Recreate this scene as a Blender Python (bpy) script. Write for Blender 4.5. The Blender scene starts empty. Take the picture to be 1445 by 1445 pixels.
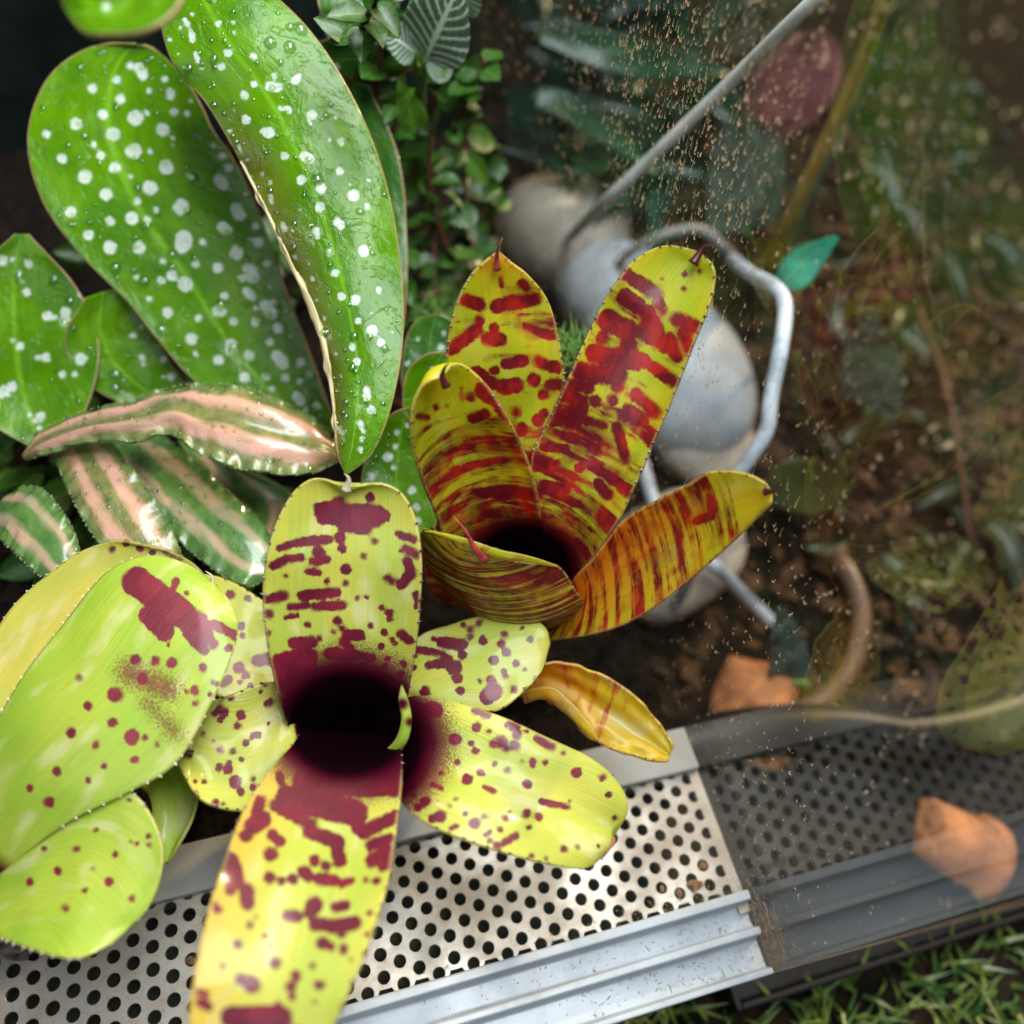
import bpy, math, random
import numpy as np
from mathutils import Vector, Matrix

random.seed(7); rng = np.random.default_rng(7)
scene = bpy.context.scene
COL = scene.collection
MM = 0.001

# ------------------------------------------------------------------ camera
CR = np.array([[0.9605791898427803, -0.2556023303164136, 0.10933923713748271],
               [-0.15389503194721824, -0.816431768343715, -0.5565568136148531],
               [0.23152524523894213, 0.5177901277312774, -0.8235832953873423]])
CP = np.array([-21.4, -38.1, 231.5])          # millimetres above the vent plate
CF = 1180.0                                   # focal length in photograph pixels (1445 wide)
cam_data = bpy.data.cameras.new('camera')
cam_data.sensor_width = 36.0
cam_data.lens = CF / 1445.0 * 36.0
cam_data.clip_start = 0.005; cam_data.clip_end = 50.0
cam_data.dof.use_dof = True
cam_data.dof.focus_distance = 0.190
cam_data.dof.aperture_fstop = 6.4
cam = bpy.data.objects.new('camera', cam_data)
COL.objects.link(cam)
cm = Matrix.Identity(4)
for i in range(3):
    cm[i][0] = CR[0][i]; cm[i][1] = -CR[1][i]; cm[i][2] = -CR[2][i]; cm[i][3] = CP[i] * MM
cam.matrix_world = cm
scene.camera = cam

# ------------------------------------------------------------------ world, lamps, exposure
world = bpy.data.worlds.new('World'); scene.world = world
world.use_nodes = True
bg = world.node_tree.nodes['Background']
bg.inputs['Color'].default_value = (0.80, 0.90, 1.0, 1); bg.inputs['Strength'].default_value = 0.085

def lamp(name, kind, energy, color, loc, aim, **kw):
    d = bpy.data.lights.new(name, kind); d.energy = energy; d.color = color
    for k, v in kw.items(): setattr(d, k, v)
    o = bpy.data.objects.new(name, d); COL.objects.link(o)
    o.location = loc
    o.rotation_euler = (Vector(aim) - Vector(loc)).to_track_quat('-Z', 'Y').to_euler()
    return o
lamp('overhead_light', 'AREA', 4.8, (0.93, 0.97, 1.0), (0.085, 0.15, 0.50), (0.085, 0.15, 0.0), shape='RECTANGLE', size=0.20, size_y=0.46)  # unseen overhead area lamp, sized and shifted to place the leaf highlights
lamp('side_fill_light', 'AREA', 2.0, (0.92, 0.96, 1.0), (-0.55, -0.25, 0.75), (0.0, 0.05, 0.04), shape='RECTANGLE', size=0.6, size_y=0.5)  # unseen area lamp added at the front left as soft fill
lamp('low_sun', 'SUN', 3.4, (1.0, 0.72, 0.42), (0.6, 0.5, 0.5), (0.0, 0.06, 0.08), angle=math.radians(2))

scene.view_settings.view_transform = 'Standard'
scene.view_settings.look = 'None'
scene.view_settings.exposure = 0.05
scene.view_settings.gamma = 1.0
scene.view_settings.use_curve_mapping = False
try:
    scene.cycles.max_bounces = 14; scene.cycles.transparent_max_bounces = 16
except Exception: pass

# ------------------------------------------------------------------ geometry helpers
def at(x, y, z):
    d = CR.T @ np.array([(x - 722.5) / CF, (y - 722.5) / CF, 1.0])
    return CP + d * ((z - CP[2]) / d[2])
def proj(P):
    k = (P - CP) @ CR.T
    return 722.5 + CF * k[:, 0] / k[:, 2], 722.5 + CF * k[:, 1] / k[:, 2]

def empty(name, loc, label=None, cat=None, group=None):
    o = bpy.data.objects.new(name, None); COL.objects.link(o)
    o.location = Vector(loc) * MM; o.empty_display_size = 0.005
    if label: tag(o, label, cat, group)
    return o
def tag(o, label=None, cat=None, group=None, kind=None):
    if label: o['label'] = label
    if cat: o['category'] = cat
    if group: o['group'] = group
    if kind: o['kind'] = kind
    return o
def put(name, mesh, parent=None):
    o = bpy.data.objects.new(name, mesh); COL.objects.link(o)
    if parent is not None:
        o.parent = parent
        w = Vector((0, 0, 0)); p = parent
        while p is not None:
            w += p.location; p = p.parent
        o.location = -w
    return o
def mesh_from(name, V, F, mat, smooth=True):
    me = bpy.data.meshes.new(name)
    me.from_pydata((np.asarray(V, float) * MM).tolist(), [], F if isinstance(F, list) else F.tolist())
    if mat: me.materials.append(mat)
    if smooth: me.polygons.foreach_set('use_smooth', np.ones(len(me.polygons), bool))
    me.update()
    return me
def attr(me, name, arr):
    a = me.attributes.new(name, 'FLOAT_VECTOR', 'POINT')
    a.data.foreach_set('vector', np.ascontiguousarray(arr, np.float32).ravel())

def spline(pts, n):
    P = np.array(pts, float)
    if len(P) == 2:
        t = np.linspace(0, 1, n)[:, None]; return P[0] * (1 - t) + P[1] * t
    Q = np.vstack([2 * P[0] - P[1], P, 2 * P[-1] - P[-2]])
    out = []
    for i in range(len(P) - 1):
        p0, p1, p2, p3 = Q[i:i + 4]
        t = np.linspace(0, 1, 24, endpoint=False)[:, None]
        out.append(0.5 * (2 * p1 + (p2 - p0) * t + (2 * p0 - 5 * p1 + 4 * p2 - p3) * t ** 2 + (3 * p1 - p0 - 3 * p2 + p3) * t ** 3))
    out.append(P[-1:]); D = np.vstack(out)
    s = np.r_[0, np.cumsum(np.linalg.norm(np.diff(D, axis=0), axis=1))]
    q = np.linspace(0, s[-1], n)
    return np.stack([np.interp(q, s, D[:, k]) for k in range(3)], 1)

def capsules(px, py, caps, cap_scale, org, K=8.0, grow=1.0):
    """signed distance (in pattern units) to a list of strokes (x0,y0,r) or (x0,y0,x1,y1,r)"""
    f = np.full(px.shape, -1e3)
    for c in caps:
        if len(c) == 3: x0, y0, r = c; x1, y1 = x0, y0
        else: x0, y0, x1, y1, r = c
        ax, ay = org[0] + x0 / cap_scale, org[1] + y0 / cap_scale
        bx, by = org[0] + x1 / cap_scale, org[1] + y1 / cap_scale
        r = r / cap_scale * grow
        dx, dy = bx - ax, by - ay; L2 = dx * dx + dy * dy
        t = np.clip(((px - ax) * dx + (py - ay) * dy) / L2, 0, 1) if L2 > 1e-6 else 0.0
        d = np.hypot(px - ax - t * dx, py - ay - t * dy)
        f = np.maximum(f, r - d)
    return np.clip(f / K, -1, 1)

def grid_faces(nu, nv, off=0, flip=False):
    i, j = np.meshgrid(np.arange(nu - 1), np.arange(nv - 1), indexing='ij')
    a = (i * nv + j).ravel() + off
    q = np.stack([a, a + 1, a + nv + 1, a + nv], 1)
    return q[:, ::-1] if flip else q

LEAVES = {}
def sheet(name, L, R, sag, mat, parent, nu=110, nv=40, thick=0.7, spots=(), dark=None, warm=None, band=None,
          speck=(), darkspots=(), face=1, wave=(0, 0, 0), fold=(0, 0), key=None, seed=0, heart=None):
    """a real leaf blade between two edge curves (pattern px, height mm), concave by sag x width, with thickness"""
    Lp = spline([at(*p) for p in L], nu); Rp = spline([at(*p) for p in R], nu)
    u = np.linspace(0, 1, nu); v = np.linspace(0, 1, nv)
    mid = (Lp + Rp) / 2
    du = np.gradient(mid, axis=0)
    dv = Rp - Lp; w = np.linalg.norm(dv, axis=1)
    n = np.cross(du, dv)
    n /= np.linalg.norm(n, axis=1)[:, None] + 1e-9
    for k in range(4):
        n[1:-1] = (n[:-2] + n[1:-1] * 2 + n[2:]) / 4
        n[-6:] = n[-7]
    n /= np.linalg.norm(n, axis=1)[:, None] + 1e-9
    sgn = np.sign(np.mean(np.sum(n * (CP - mid), 1))) * face
    n *= sgn
    sg = sag(u) if callable(sag) else np.full(nu, sag)
    prof = 1 - (2 * v - 1) ** 2
    G = Lp[:, None, :] * (1 - v)[None, :, None] + Rp[:, None, :] * v[None, :, None]
    depth = (sg * w)[:, None] * prof[None, :]
    if fold[0]: depth = depth + fold[0] * np.sin(v * math.pi * 2 * fold[1] + 0.6)[None, :] * np.sin(np.pi * u)[:, None] ** .5
    if wave[0]:
        ed = np.maximum(0, (0.35 - v) / 0.35) ** 2 if wave[2] < 0 else (np.maximum(0, (v - 0.65) / 0.35) ** 2 if wave[2] > 0 else np.abs(2 * v - 1) ** 3)
        depth = depth + wave[0] * (np.sin(u * wave[1] * 6.283) + .5 * np.sin(u * wave[1] * 14.1 + 1))[:, None] * ed[None, :]
    # slight undulation so no blade is perfectly smooth
    ph = rng.uniform(0, 6, 4)
    depth = depth + 0.22 * (np.sin(u[:, None] * 13 + ph[0] + v[None, :] * 3) * np.sin(v[None, :] * 7 + ph[1]) + .6 * np.sin(u[:, None] * 27 + ph[2]) * np.sin(v[None, :] * 11 + ph[3])) * np.minimum(1, w / 12)[:, None]
    G = G - n[:, None, :] * depth[:, :, None]
    # vertex normals
    gu = np.gradient(G, axis=0); gv = np.gradient(G, axis=1)
    N = np.cross(gu, gv) * sgn
    ln = np.linalg.norm(N, axis=2)[:, :, None]; N = np.where(ln > 1e-7, N / (ln + 1e-12), n[:, None, :])
    bot = G - N * thick * np.minimum(1, (np.minimum(1 - u, .03) / .03))[:, None, None]
    top = G.reshape(-1, 3); V = np.vstack([top, bot.reshape(-1, 3)])
    flip = sgn < 0
    F = [grid_faces(nu, nv, 0, flip=flip), grid_faces(nu, nv, nu * nv, flip=not flip)]
    M = nu * nv
    def strip(ids, fl):
        ids = np.array(ids); q = np.stack([ids[:-1], ids[1:], ids[1:] + M, ids[:-1] + M], 1)
        return q[:, ::-1] if fl else q
    F += [strip(np.arange(nu) * nv, flip), strip(np.arange(nu) * nv + nv - 1, not flip),
          strip(np.arange(nv), not flip), strip((nu - 1) * nv + np.arange(nv), flip)]
    me = mesh_from(name, V, np.vstack(F), mat)
    px, py = proj(top)
    f = np.full(M, -1.0)
    for caps, s, org in spots: f = np.maximum(f, capsules(px, py, caps, s, org))
    sp = np.zeros(M)
    for caps, s, org in speck: sp = np.maximum(sp, np.clip(.5 + .5 * capsules(px, py, caps, s, org, K=22), 0, 1))
    uu = np.repeat(u, nv); vv = np.tile(v, nu)
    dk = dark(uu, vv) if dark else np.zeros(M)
    for caps, s, org in darkspots: dk = np.maximum(dk, np.clip(.5 + .6 * capsules(px, py, caps, s, org, K=10), 0, 1))
    if heart:  # maroon heart with the deep cup's shade painted in near-black
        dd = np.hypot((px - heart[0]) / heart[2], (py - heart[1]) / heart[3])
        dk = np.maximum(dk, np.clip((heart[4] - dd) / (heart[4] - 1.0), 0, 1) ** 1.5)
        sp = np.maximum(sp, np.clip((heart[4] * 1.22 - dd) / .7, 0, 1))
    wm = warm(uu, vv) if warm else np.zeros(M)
    bd = band(uu, vv) if band else np.zeros(M)
    ln_mm = np.r_[0, np.cumsum(np.linalg.norm(np.diff(mid, axis=0), axis=1))]
    ed = np.minimum(vv, 1 - vv) * np.repeat(w, nv)
    ed = np.minimum(ed, (ln_mm[-1] - np.repeat(ln_mm, nv)) * .7)
    m1 = np.stack([f, sp, dk], 1); m2 = np.stack([wm, bd, ed], 1)
    lp = np.stack([np.repeat(ln_mm, nv), (vv - .5) * np.repeat(np.maximum(w, .4 * w.max()), nv), np.full(M, seed * 7.3)], 1)
    m3 = np.stack([uu, vv, np.zeros(M)], 1)
    for nm, a in (('m1', m1), ('m2', m2), ('lp', lp), ('m3', m3)): attr(me, nm, np.vstack([a, a]))
    o = put(name, me, parent)
    LEAVES[key or name] = dict(G=G, N=N, Lp=Lp, Rp=Rp, obj=o, n=n, w=w)
    return o

def cone_tube(pts, r0, r1, nseg=8, n=14, power=1.0):
    """tapered curved tube -> V,F"""
    C = spline(pts, n); t = np.gradient(C, axis=0); t /= np.linalg.norm(t, axis=1)[:, None] + 1e-9
    up = np.array([0.3, 0.2, 1.0]); a = np.cross(t, up); a /= np.linalg.norm(a, axis=1)[:, None] + 1e-9
    b = np.cross(t, a)
    rr = r0 + (r1 - r0) * np.linspace(0, 1, n) ** power
    th = np.linspace(0, 2 * math.pi, nseg, endpoint=False)
    V = (C[:, None, :] + rr[:, None, None] * (np.cos(th)[None, :, None] * a[:, None, :] + np.sin(th)[None, :, None] * b[:, None, :])).reshape(-1, 3)
    F = []
    for i in range(n - 1):
        for j in range(nseg):
            k = (j + 1) % nseg
            F.append((i * nseg + j, i * nseg + k, (i + 1) * nseg + k, (i + 1) * nseg + j))
    F.append(tuple(range(nseg))[::-1]); F.append(tuple((n - 1) * nseg + j for j in range(nseg)))
    return V, F
def tube(name, pts, r0, r1, mat, parent=None, nseg=10, n=24, power=1.0):
    V, F = cone_tube(pts, r0, r1, nseg, n, power)
    return put(name, mesh_from(name, V, F, mat), parent)

def spines(key, mat, size=0.75, step=2.0, sides=(0, 1), start=.25):
    d = LEAVES[key]; V = []; F = []
    for s in sides:
        E = d['Lp'] if s == 0 else d['Rp']; O = d['Rp'] if s == 0 else d['Lp']
        out = E - O; out /= np.linalg.norm(out, axis=1)[:, None] + 1e-9
        L = np.r_[0, np.cumsum(np.linalg.norm(np.diff(E, axis=0), axis=1))]
        q = start * L[-1]
        while q < L[-1] * .985:
            i = min(int(np.searchsorted(L, q)), len(E) - 2)
            t = E[i + 1] - E[i]; t /= np.linalg.norm(t) + 1e-9
            h = size * random.uniform(.5, 1.25); b = .22 * random.uniform(.8, 1.3)
            p = E[i]; nn = d['n'][i]; k = len(V)
            tip = p + out[i] * h + t * h * random.uniform(.2, .8) + nn * random.uniform(0, .3)
            V += [p - t * b * 1.6 - out[i] * .2, p + nn * b - out[i] * .2, p + t * b * 1.6 - out[i] * .2, p - nn * b * 1.3 - out[i] * .2, tip]
            F += [(k, k + 1, k + 4), (k + 1, k + 2, k + 4), (k + 2, k + 3, k + 4), (k + 3, k, k + 4)]
            q += step * random.uniform(.6, 1.5)
    o = put('edge_spines', mesh_from('edge_spines', V, F, mat, False), d['obj'])
    o['kind'] = 'stuff'
    return o
def tip_spine(key, pts, mat, r=.9):
    return tube('tip_spine', [at(*p) for p in pts], r, .06, mat, LEAVES[key]['obj'], 8, 14, .7)

def box(name, lo, hi, mat, parent=None, bevel=0.0):
    x0, y0, z0 = lo; x1, y1, z1 = hi
    V = [(x, y, z) for x in (x0, x1) for y in (y0, y1) for z in (z0, z1)]
    F = [(0, 1, 3, 2), (4, 6, 7, 5), (0, 4, 5, 1), (2, 3, 7, 6), (0, 2, 6, 4), (1, 5, 7, 3)]
    o = put(name, mesh_from(name, V, F, mat, False), parent)
    if bevel:
        m = o.modifiers.new('bevel', 'BEVEL'); m.width = bevel * MM; m.segments = 3
    return o

# ------------------------------------------------------------------ material helpers
class NT:
    def __init__(s, name):
        s.m = bpy.data.materials.new(name); s.m.use_nodes = True
        s.t = s.m.node_tree; s.t.nodes.clear()
        s.out = s.t.nodes.new('ShaderNodeOutputMaterial')
    def node(s, typ, **kw):
        n = s.t.nodes.new(typ)
        for k, v in kw.items():
            if k.startswith('i_'):
                n.inputs[k[2:].replace('_', ' ')].default_value = v
            else: setattr(n, k, v)
        return n
    def link(s, a, b): s.t.links.new(a, b)
    def _set(s, sock, v):
        if isinstance(v, bpy.types.NodeSocket): s.link(v, sock)
        else: sock.default_value = v
    def math(s, op, a, b=None, c=None, clamp=False):
        n = s.t.nodes.new('ShaderNodeMath'); n.operation = op; n.use_clamp = clamp
        s._set(n.inputs[0], a)
        if b is not None: s._set(n.inputs[1], b)
        if c is not None: s._set(n.inputs[2], c)
        return n.outputs[0]
    def mix(s, f, a, b, blend='MIX'):
        n = s.t.nodes.new('ShaderNodeMix'); n.data_type = 'RGBA'; n.blend_type = blend
        s._set(n.inputs[0], f)
        for k, v in ((6, a), (7, b)):
            if isinstance(v, tuple) and len(v) == 3: v = (*v, 1)
            s._set(n.inputs[k], v)
        return n.outputs[2]
    def ramp(s, v, lo, hi, a=0.0, b=1.0):
        n = s.t.nodes.new('ShaderNodeMapRange'); n.interpolation_type = 'SMOOTHSTEP'
        s._set(n.inputs[0], v); s._set(n.inputs[1], lo); s._set(n.inputs[2], hi); s._set(n.inputs[3], a); s._set(n.inputs[4], b)
        return n.outputs[0]
    def noise(s, vec, scale, detail=3, rough=.5, dist=0):
        n = s.t.nodes.new('ShaderNodeTexNoise')
        if vec is not None: s.link(vec, n.inputs['Vector'])
        n.inputs['Scale'].default_value = scale; n.inputs['Detail'].default_value = detail
        n.inputs['Roughness'].default_value = rough; n.inputs['Distortion'].default_value = dist
        return n.outputs[0]
    def attr(s, name):
        n = s.t.nodes.new('ShaderNodeAttribute'); n.attribute_name = name; return n.outputs['Vector']
    def sep(s, v):
        n = s.t.nodes.new('ShaderNodeSeparateXYZ'); s.link(v, n.inputs[0]); return n.outputs
    def vmul(s, v, sc):
        n = s.t.nodes.new('ShaderNodeVectorMath'); n.operation = 'MULTIPLY'; s.link(v, n.inputs[0]); n.inputs[1].default_value = sc
        return n.outputs[0]
    def pos(s):
        n = s.t.nodes.new('ShaderNodeTexCoord'); return n.outputs['Object']
    def bump(s, h, dist, strength=1.0):
        n = s.t.nodes.new('ShaderNodeBump'); n.inputs['Distance'].default_value = dist; n.inputs['Strength'].default_value = strength
        s.link(h, n.inputs['Height']); return n.outputs[0]
    def bsdf(s, color, rough=.5, metal=0.0, bump=None, coat=0.0, coat_rough=.1, spec=.5):
        n = s.t.nodes.new('ShaderNodeBsdfPrincipled')
        s._set(n.inputs['Base Color'], (*color, 1) if isinstance(color, tuple) else color)
        s._set(n.inputs['Roughness'], rough); s._set(n.inputs['Metallic'], metal)
        s._set(n.inputs['Coat Weight'], coat); n.inputs['Coat Roughness'].default_value = coat_rough
        s._set(n.inputs['Specular IOR Level'], spec)
        if bump is not None: s.link(bump, n.inputs['Normal'])
        return n.outputs[0]
    def leafmix(s, surf, color, fac):
        t = s.t.nodes.new('ShaderNodeBsdfTranslucent'); s._set(t.inputs[0], color)
        x = s.t.nodes.new('ShaderNodeMixShader'); x.inputs[0].default_value = fac
        s.link(surf, x.inputs[1]); s.link(t.outputs[0], x.inputs[2]); return x.outputs[0]
    def done(s, sh):
        s.link(sh, s.out.inputs[0]); return s.m

def plain(name, color, rough=.5, metal=0.0, nscale=0, namp=.25, bump=0.0, coat=0.0, bscale=None, spec=.5):
    t = NT(name); c = color; b = None
    if nscale:
        nz = t.noise(t.pos(), nscale, 5, .6)
        c = t.mix(t.ramp(nz, .3, .7), tuple(k * (1 - namp) for k in color), tuple(min(1, k * (1 + namp)) for k in color))
        if bump: b = t.bump(t.noise(t.pos(), bscale or nscale * 2, 6, .6), bump)
    return t.done(t.bsdf(c, rough, metal, b, coat, .1, spec))

def bromeliad_mat(name, green, yellow, maroon, bright, rough=.34, transl=.35, bandf=(.26, .05), pale=(.78, .76, .40), soft=.15, streak=.4, rimc=(.55, .45, .14), spot_noise=1.15, orange=(.85, .27, .01)):
    t = NT(name)
    m1 = t.sep(t.attr('m1')); m2 = t.sep(t.attr('m2')); lpv = t.attr('lp')
    n_edge = t.noise(lpv, .95, 7, .72)
    n_low = t.noise(t.vmul(lpv, (.05, .11, 1)), 1.0, 3)
    vein = t.noise(t.vmul(lpv, (.04, 2.2, 1)), 1.0, 3, .6)
    n_rag = t.noise(lpv, .33, 3, .55)
    s = t.math('ADD', m1[0], t.math('ADD', t.math('MULTIPLY', t.math('SUBTRACT', n_edge, .5), spot_noise), t.math('MULTIPLY', t.math('SUBTRACT', n_rag, .38), 1.0)))
    wid = t.math('ADD', t.math('MULTIPLY', t.ramp(t.noise(lpv, .22, 2), .45, .7), soft * 2.5), soft)
    spot = t.ramp(s, t.math('MULTIPLY', wid, -1.0), wid)
    n_sp = t.noise(lpv, 2.6, 4, .7)
    speck = t.ramp(t.math('ADD', n_sp, t.math('MULTIPLY', m1[1], .34)), .70, .78)
    freck = t.ramp(t.noise(lpv, 1.7, 2, .5), .74, .78)
    nb = t.noise(t.vmul(lpv, (bandf[0], bandf[1], 1)), 1.0, 4, .55, .35)
    nb2 = t.noise(lpv, .35, 3, .6)
    bandv = t.math('ADD', t.math('ADD', nb, t.math('MULTIPLY', t.math('SUBTRACT', nb2, .5), .28)), t.math('MULTIPLY', t.math('SUBTRACT', m2[1], .5), .55))
    wb = t.math('MULTIPLY', wid, .35)
    band = t.ramp(bandv, t.math('SUBTRACT', .51, wb), t.math('ADD', .51, wb))
    band = t.math('MULTIPLY', band, t.ramp(m2[1], .02, .1))
    red = t.math('MAXIMUM', t.math('MAXIMUM', spot, band), t.math('MAXIMUM', t.math('MULTIPLY', speck, .85), t.math('MULTIPLY', freck, .55)))
    base = t.mix(t.ramp(n_low, .32, .68), green, yellow)
    base = t.mix(t.ramp(vein, .35, .75, 0, .35), base, tuple(k * .78 for k in green))
    base = t.mix(t.ramp(t.noise(t.vmul(lpv, (.06, .14, 1)), 1.3, 3), .52, .74, 0, .65), base, pale)
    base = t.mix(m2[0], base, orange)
    rc = t.mix(t.ramp(t.noise(lpv, .16, 4, .6), .40, .66), maroon, bright)
    rc = t.mix(t.ramp(t.noise(t.vmul(lpv, (.3, .9, 1)), 1.0, 4, .7), .5, .8, 0, streak), rc, tuple(k * .4 for k in maroon))
    rc = t.mix(t.ramp(t.noise(lpv, 5.0, 2), .6, .75, 0, .35), rc, tuple(min(1, k * 2.2 + .02) for k in bright))
    c = t.mix(red, base, rc)
    rim = t.ramp(m2[2], .1, .6, .5, 0)
    c = t.mix(rim, c, rimc)
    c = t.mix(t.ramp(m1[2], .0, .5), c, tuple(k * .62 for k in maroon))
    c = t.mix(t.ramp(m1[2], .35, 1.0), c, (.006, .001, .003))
    hb = t.math('ADD', t.math('MULTIPLY', t.noise(lpv, 6, 3, .6), .35), t.math('ADD', t.math('MULTIPLY', vein, .6), t.math('MULTIPLY', red, .25)))
    b = t.bump(hb, .00032, .8)
    r = t.math('ADD', rough, t.math('MULTIPLY', t.math('SUBTRACT', t.noise(lpv, .5, 4), .5), .25))
    inv = t.ramp(m1[2], .1, .8, 1.0, .03)
    surf = t.bsdf(c, r, 0, b, t.math('MULTIPLY', inv, .38), .12, t.math('MULTIPLY', inv, .5))
    tc = t.mix(1.0, c, (1.0, .95, .75), 'MULTIPLY')
    return t.done(t.leafmix(surf, tc, transl))

def begonia_mat(name, green, deep, spotc, transl=.28, olive=(.10, .085, .012)):
    t = NT(name)
    m1 = t.sep(t.attr('m1')); m2 = t.sep(t.attr('m2')); lpv = t.attr('lp'); m3 = t.sep(t.attr('m3'))
    n_edge = t.noise(lpv, .75, 5, .65)
    spot = t.ramp(t.math('ADD', m1[0], t.math('MULTIPLY', t.math('SUBTRACT', n_edge, .5), 1.15)), -.16, .20)
    spot = t.math('MULTIPLY', spot, t.ramp(t.noise(lpv, .22, 3), .3, .6, .72, 1.0))
    wet = t.ramp(t.noise(lpv, .09, 5, .62, .6), .50, .53)
    vein = t.noise(t.vmul(lpv, (.06, .5, 1)), 1.0, 3, .6)
    base = t.mix(t.ramp(t.noise(lpv, .06, 3), .35, .65), green, deep)
    base = t.mix(t.ramp(vein, .4, .8, 0, .4), base, tuple(k * .6 for k in deep))
    base = t.mix(t.math('MULTIPLY', wet, .35), base, tuple(k * .7 for k in green))
    mid = t.ramp(t.math('ABSOLUTE', t.math('SUBTRACT', m3[1], .42)), .0, .035, .5, 0)
    base = t.mix(mid, base, tuple(min(1, k * 1.6 + .02) for k in green))
    base = t.mix(m2[0], base, olive)
    sc = t.mix(t.ramp(t.noise(lpv, 1.8, 4, .7), .35, .7), spotc, tuple(k * .72 for k in spotc))
    c = t.mix(t.math('MULTIPLY', spot, t.math('SUBTRACT', 1.0, t.math('MULTIPLY', m2[0], .65))), base, sc)
    c = t.mix(t.ramp(m2[2], .15, .55, .8, 0), c, (.42, .26, .13))
    c = t.mix(m1[2], c, (.006, .012, .004))
    r = t.mix(wet, (.24, .24, .24), (.08, .08, .08))
    hb = t.math('ADD', t.math('MULTIPLY', t.noise(lpv, .35, 4, .6), 1.0), t.math('ADD', t.math('MULTIPLY', wet, .5), t.math('MULTIPLY', spot, .25)))
    b = t.bump(hb, .0006, .55)
    surf = t.bsdf(c, r, 0, b, .06, .08, .28)
    return t.done(t.leafmix(surf, t.mix(1.0, c, (1.1, 1.0, .5), 'MULTIPLY'), transl))

def crypt_mat(name, pink, green, dark):
    t = NT(name)
    m2 = t.sep(t.attr('m2')); lpv = t.attr('lp'); m3 = t.sep(t.attr('m3'))
    wob = t.math('MULTIPLY', t.math('SUBTRACT', t.noise(t.vmul(lpv, (.06, .25, 1)), 1, 3), .5), .22)
    vv = t.math('ADD', t.math('ADD', m3[1], wob), t.math('MULTIPLY', t.math('SUBTRACT', t.noise(lpv, .12, 2), .5), .16))
    d = t.math('ABSOLUTE', t.math('SUBTRACT', t.math('ABSOLUTE', t.math('SUBTRACT', vv, .5)), .22))
    stripe = t.ramp(d, .03, .15, .92, 0)
    c = t.mix(t.ramp(t.noise(lpv, .3, 3), .35, .7), green, dark)
    c = t.mix(stripe, c, t.mix(t.ramp(t.noise(lpv, .15, 3), .35, .7), pink, (.62, .40, .26)))
    c = t.mix(t.ramp(t.noise(t.vmul(lpv, (.1, 2.5, 1)), 1, 3), .4, .8, 0, .15), c, (.22, .24, .10))
    c = t.mix(t.ramp(m2[2], .2, 2.2, .75, 0), c, (.10, .20, .04))
    b = t.bump(t.math('ADD', t.noise(lpv, 1.2, 4), t.noise(t.vmul(lpv, (.2, 2, 1)), 1, 3)), .00035, .45)
    wet = t.ramp(t.noise(lpv, .16, 4), .46, .54)
    r = t.mix(wet, (.30, .30, .30), (.08, .08, .08))
    return t.done(t.leafmix(t.bsdf(c, r, 0, b, .7, .06), c, .2))

def small_leaf_mat(name, a, b_, transl=.3, rough=.35, veins=None):
    t = NT(name)
    m3 = t.sep(t.attr('m3')); lpv = t.attr('lp')
    inf = t.node('ShaderNodeObjectInfo')
    c = t.mix(t.ramp(t.noise(lpv, 1.0, 3), .3, .7), a, b_)
    c = t.mix(t.math('MULTIPLY', inf.outputs['Random'], .45), c, tuple(k * .35 for k in b_))
    if veins:
        v = t.math('ABSOLUTE', t.math('SUBTRACT', m3[1], .5))
        ph = t.math('ADD', t.math('MULTIPLY', m3[0], 9.0), t.math('MULTIPLY', v, -5.0))
        ph = t.math('ADD', ph, t.math('MULTIPLY', t.math('SUBTRACT', t.noise(lpv, 6.0, 2), .5), .7))
        w = t.math('ABSOLUTE', t.math('SINE', t.math('MULTIPLY', ph, math.pi)))
        side = t.ramp(w, .25, .55, 1, 0)
        midr = t.ramp(v, .02, .06, 1, 0)
        net = t.ramp(t.noise(lpv, 9.0, 2), .55, .62)
        c = t.mix(t.math('MAXIMUM', t.math('MAXIMUM', side, midr), t.math('MULTIPLY', net, .5)), c, veins)
    else:
        v = t.math('ABSOLUTE', t.math('SUBTRACT', m3[1], .5))
        c = t.mix(t.ramp(v, .01, .04, .5, 0), c, tuple(min(1, k * 1.8 + .02) for k in a))
    b = t.bump(t.noise(lpv, 3.0, 3), .0003, .4)
    return t.done(t.leafmix(t.bsdf(c, rough, 0, b, .2, .2), c, transl))

# materials
M_A = bromeliad_mat('pale_bromeliad_leaf', (.52, .62, .08), (.68, .65, .09), (.14, .004, .024), (.24, .008, .034))
M_B = bromeliad_mat('lime_bromeliad_leaf', (.42, .62, .05), (.55, .66, .07), (.20, .012, .03), (.30, .02, .04))
M_C = bromeliad_mat('banded_bromeliad_leaf', (.60, .68, .02), (.82, .72, .02), (.22, .007, .018), (.62, .028, .018), transl=.52, bandf=(.30, .035), pale=(.74, .74, .12), soft=.20, streak=.15)
M_C4 = bromeliad_mat('flame_bromeliad_leaf', (.64, .66, .02), (.86, .66, .02), (.26, .008, .012), (.60, .030, .012), transl=.52, bandf=(.40, .03), pale=(.78, .74, .14), soft=.20, streak=.1, orange=(.90, .30, .01))
M_C5 = bromeliad_mat('lined_bromeliad_leaf', (.55, .50, .03), (.72, .50, .03), (.16, .008, .012), (.34, .04, .012), transl=.3, bandf=(.85, .02))
M_C7 = bromeliad_mat('orange_bromeliad_leaf', (.78, .62, .02), (.86, .58, .02), (.55, .05, .005), (.75, .10, .005), transl=.45, bandf=(.35, .03))
M_spine = plain('dark_spine', (.07, .008, .015), .35)
M_spine_red = plain('red_spine', (.36, .05, .045), .35, 0, 500, .5)
M_spine_pale = plain('pale_spine', (.55, .50, .35), .4)
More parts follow.
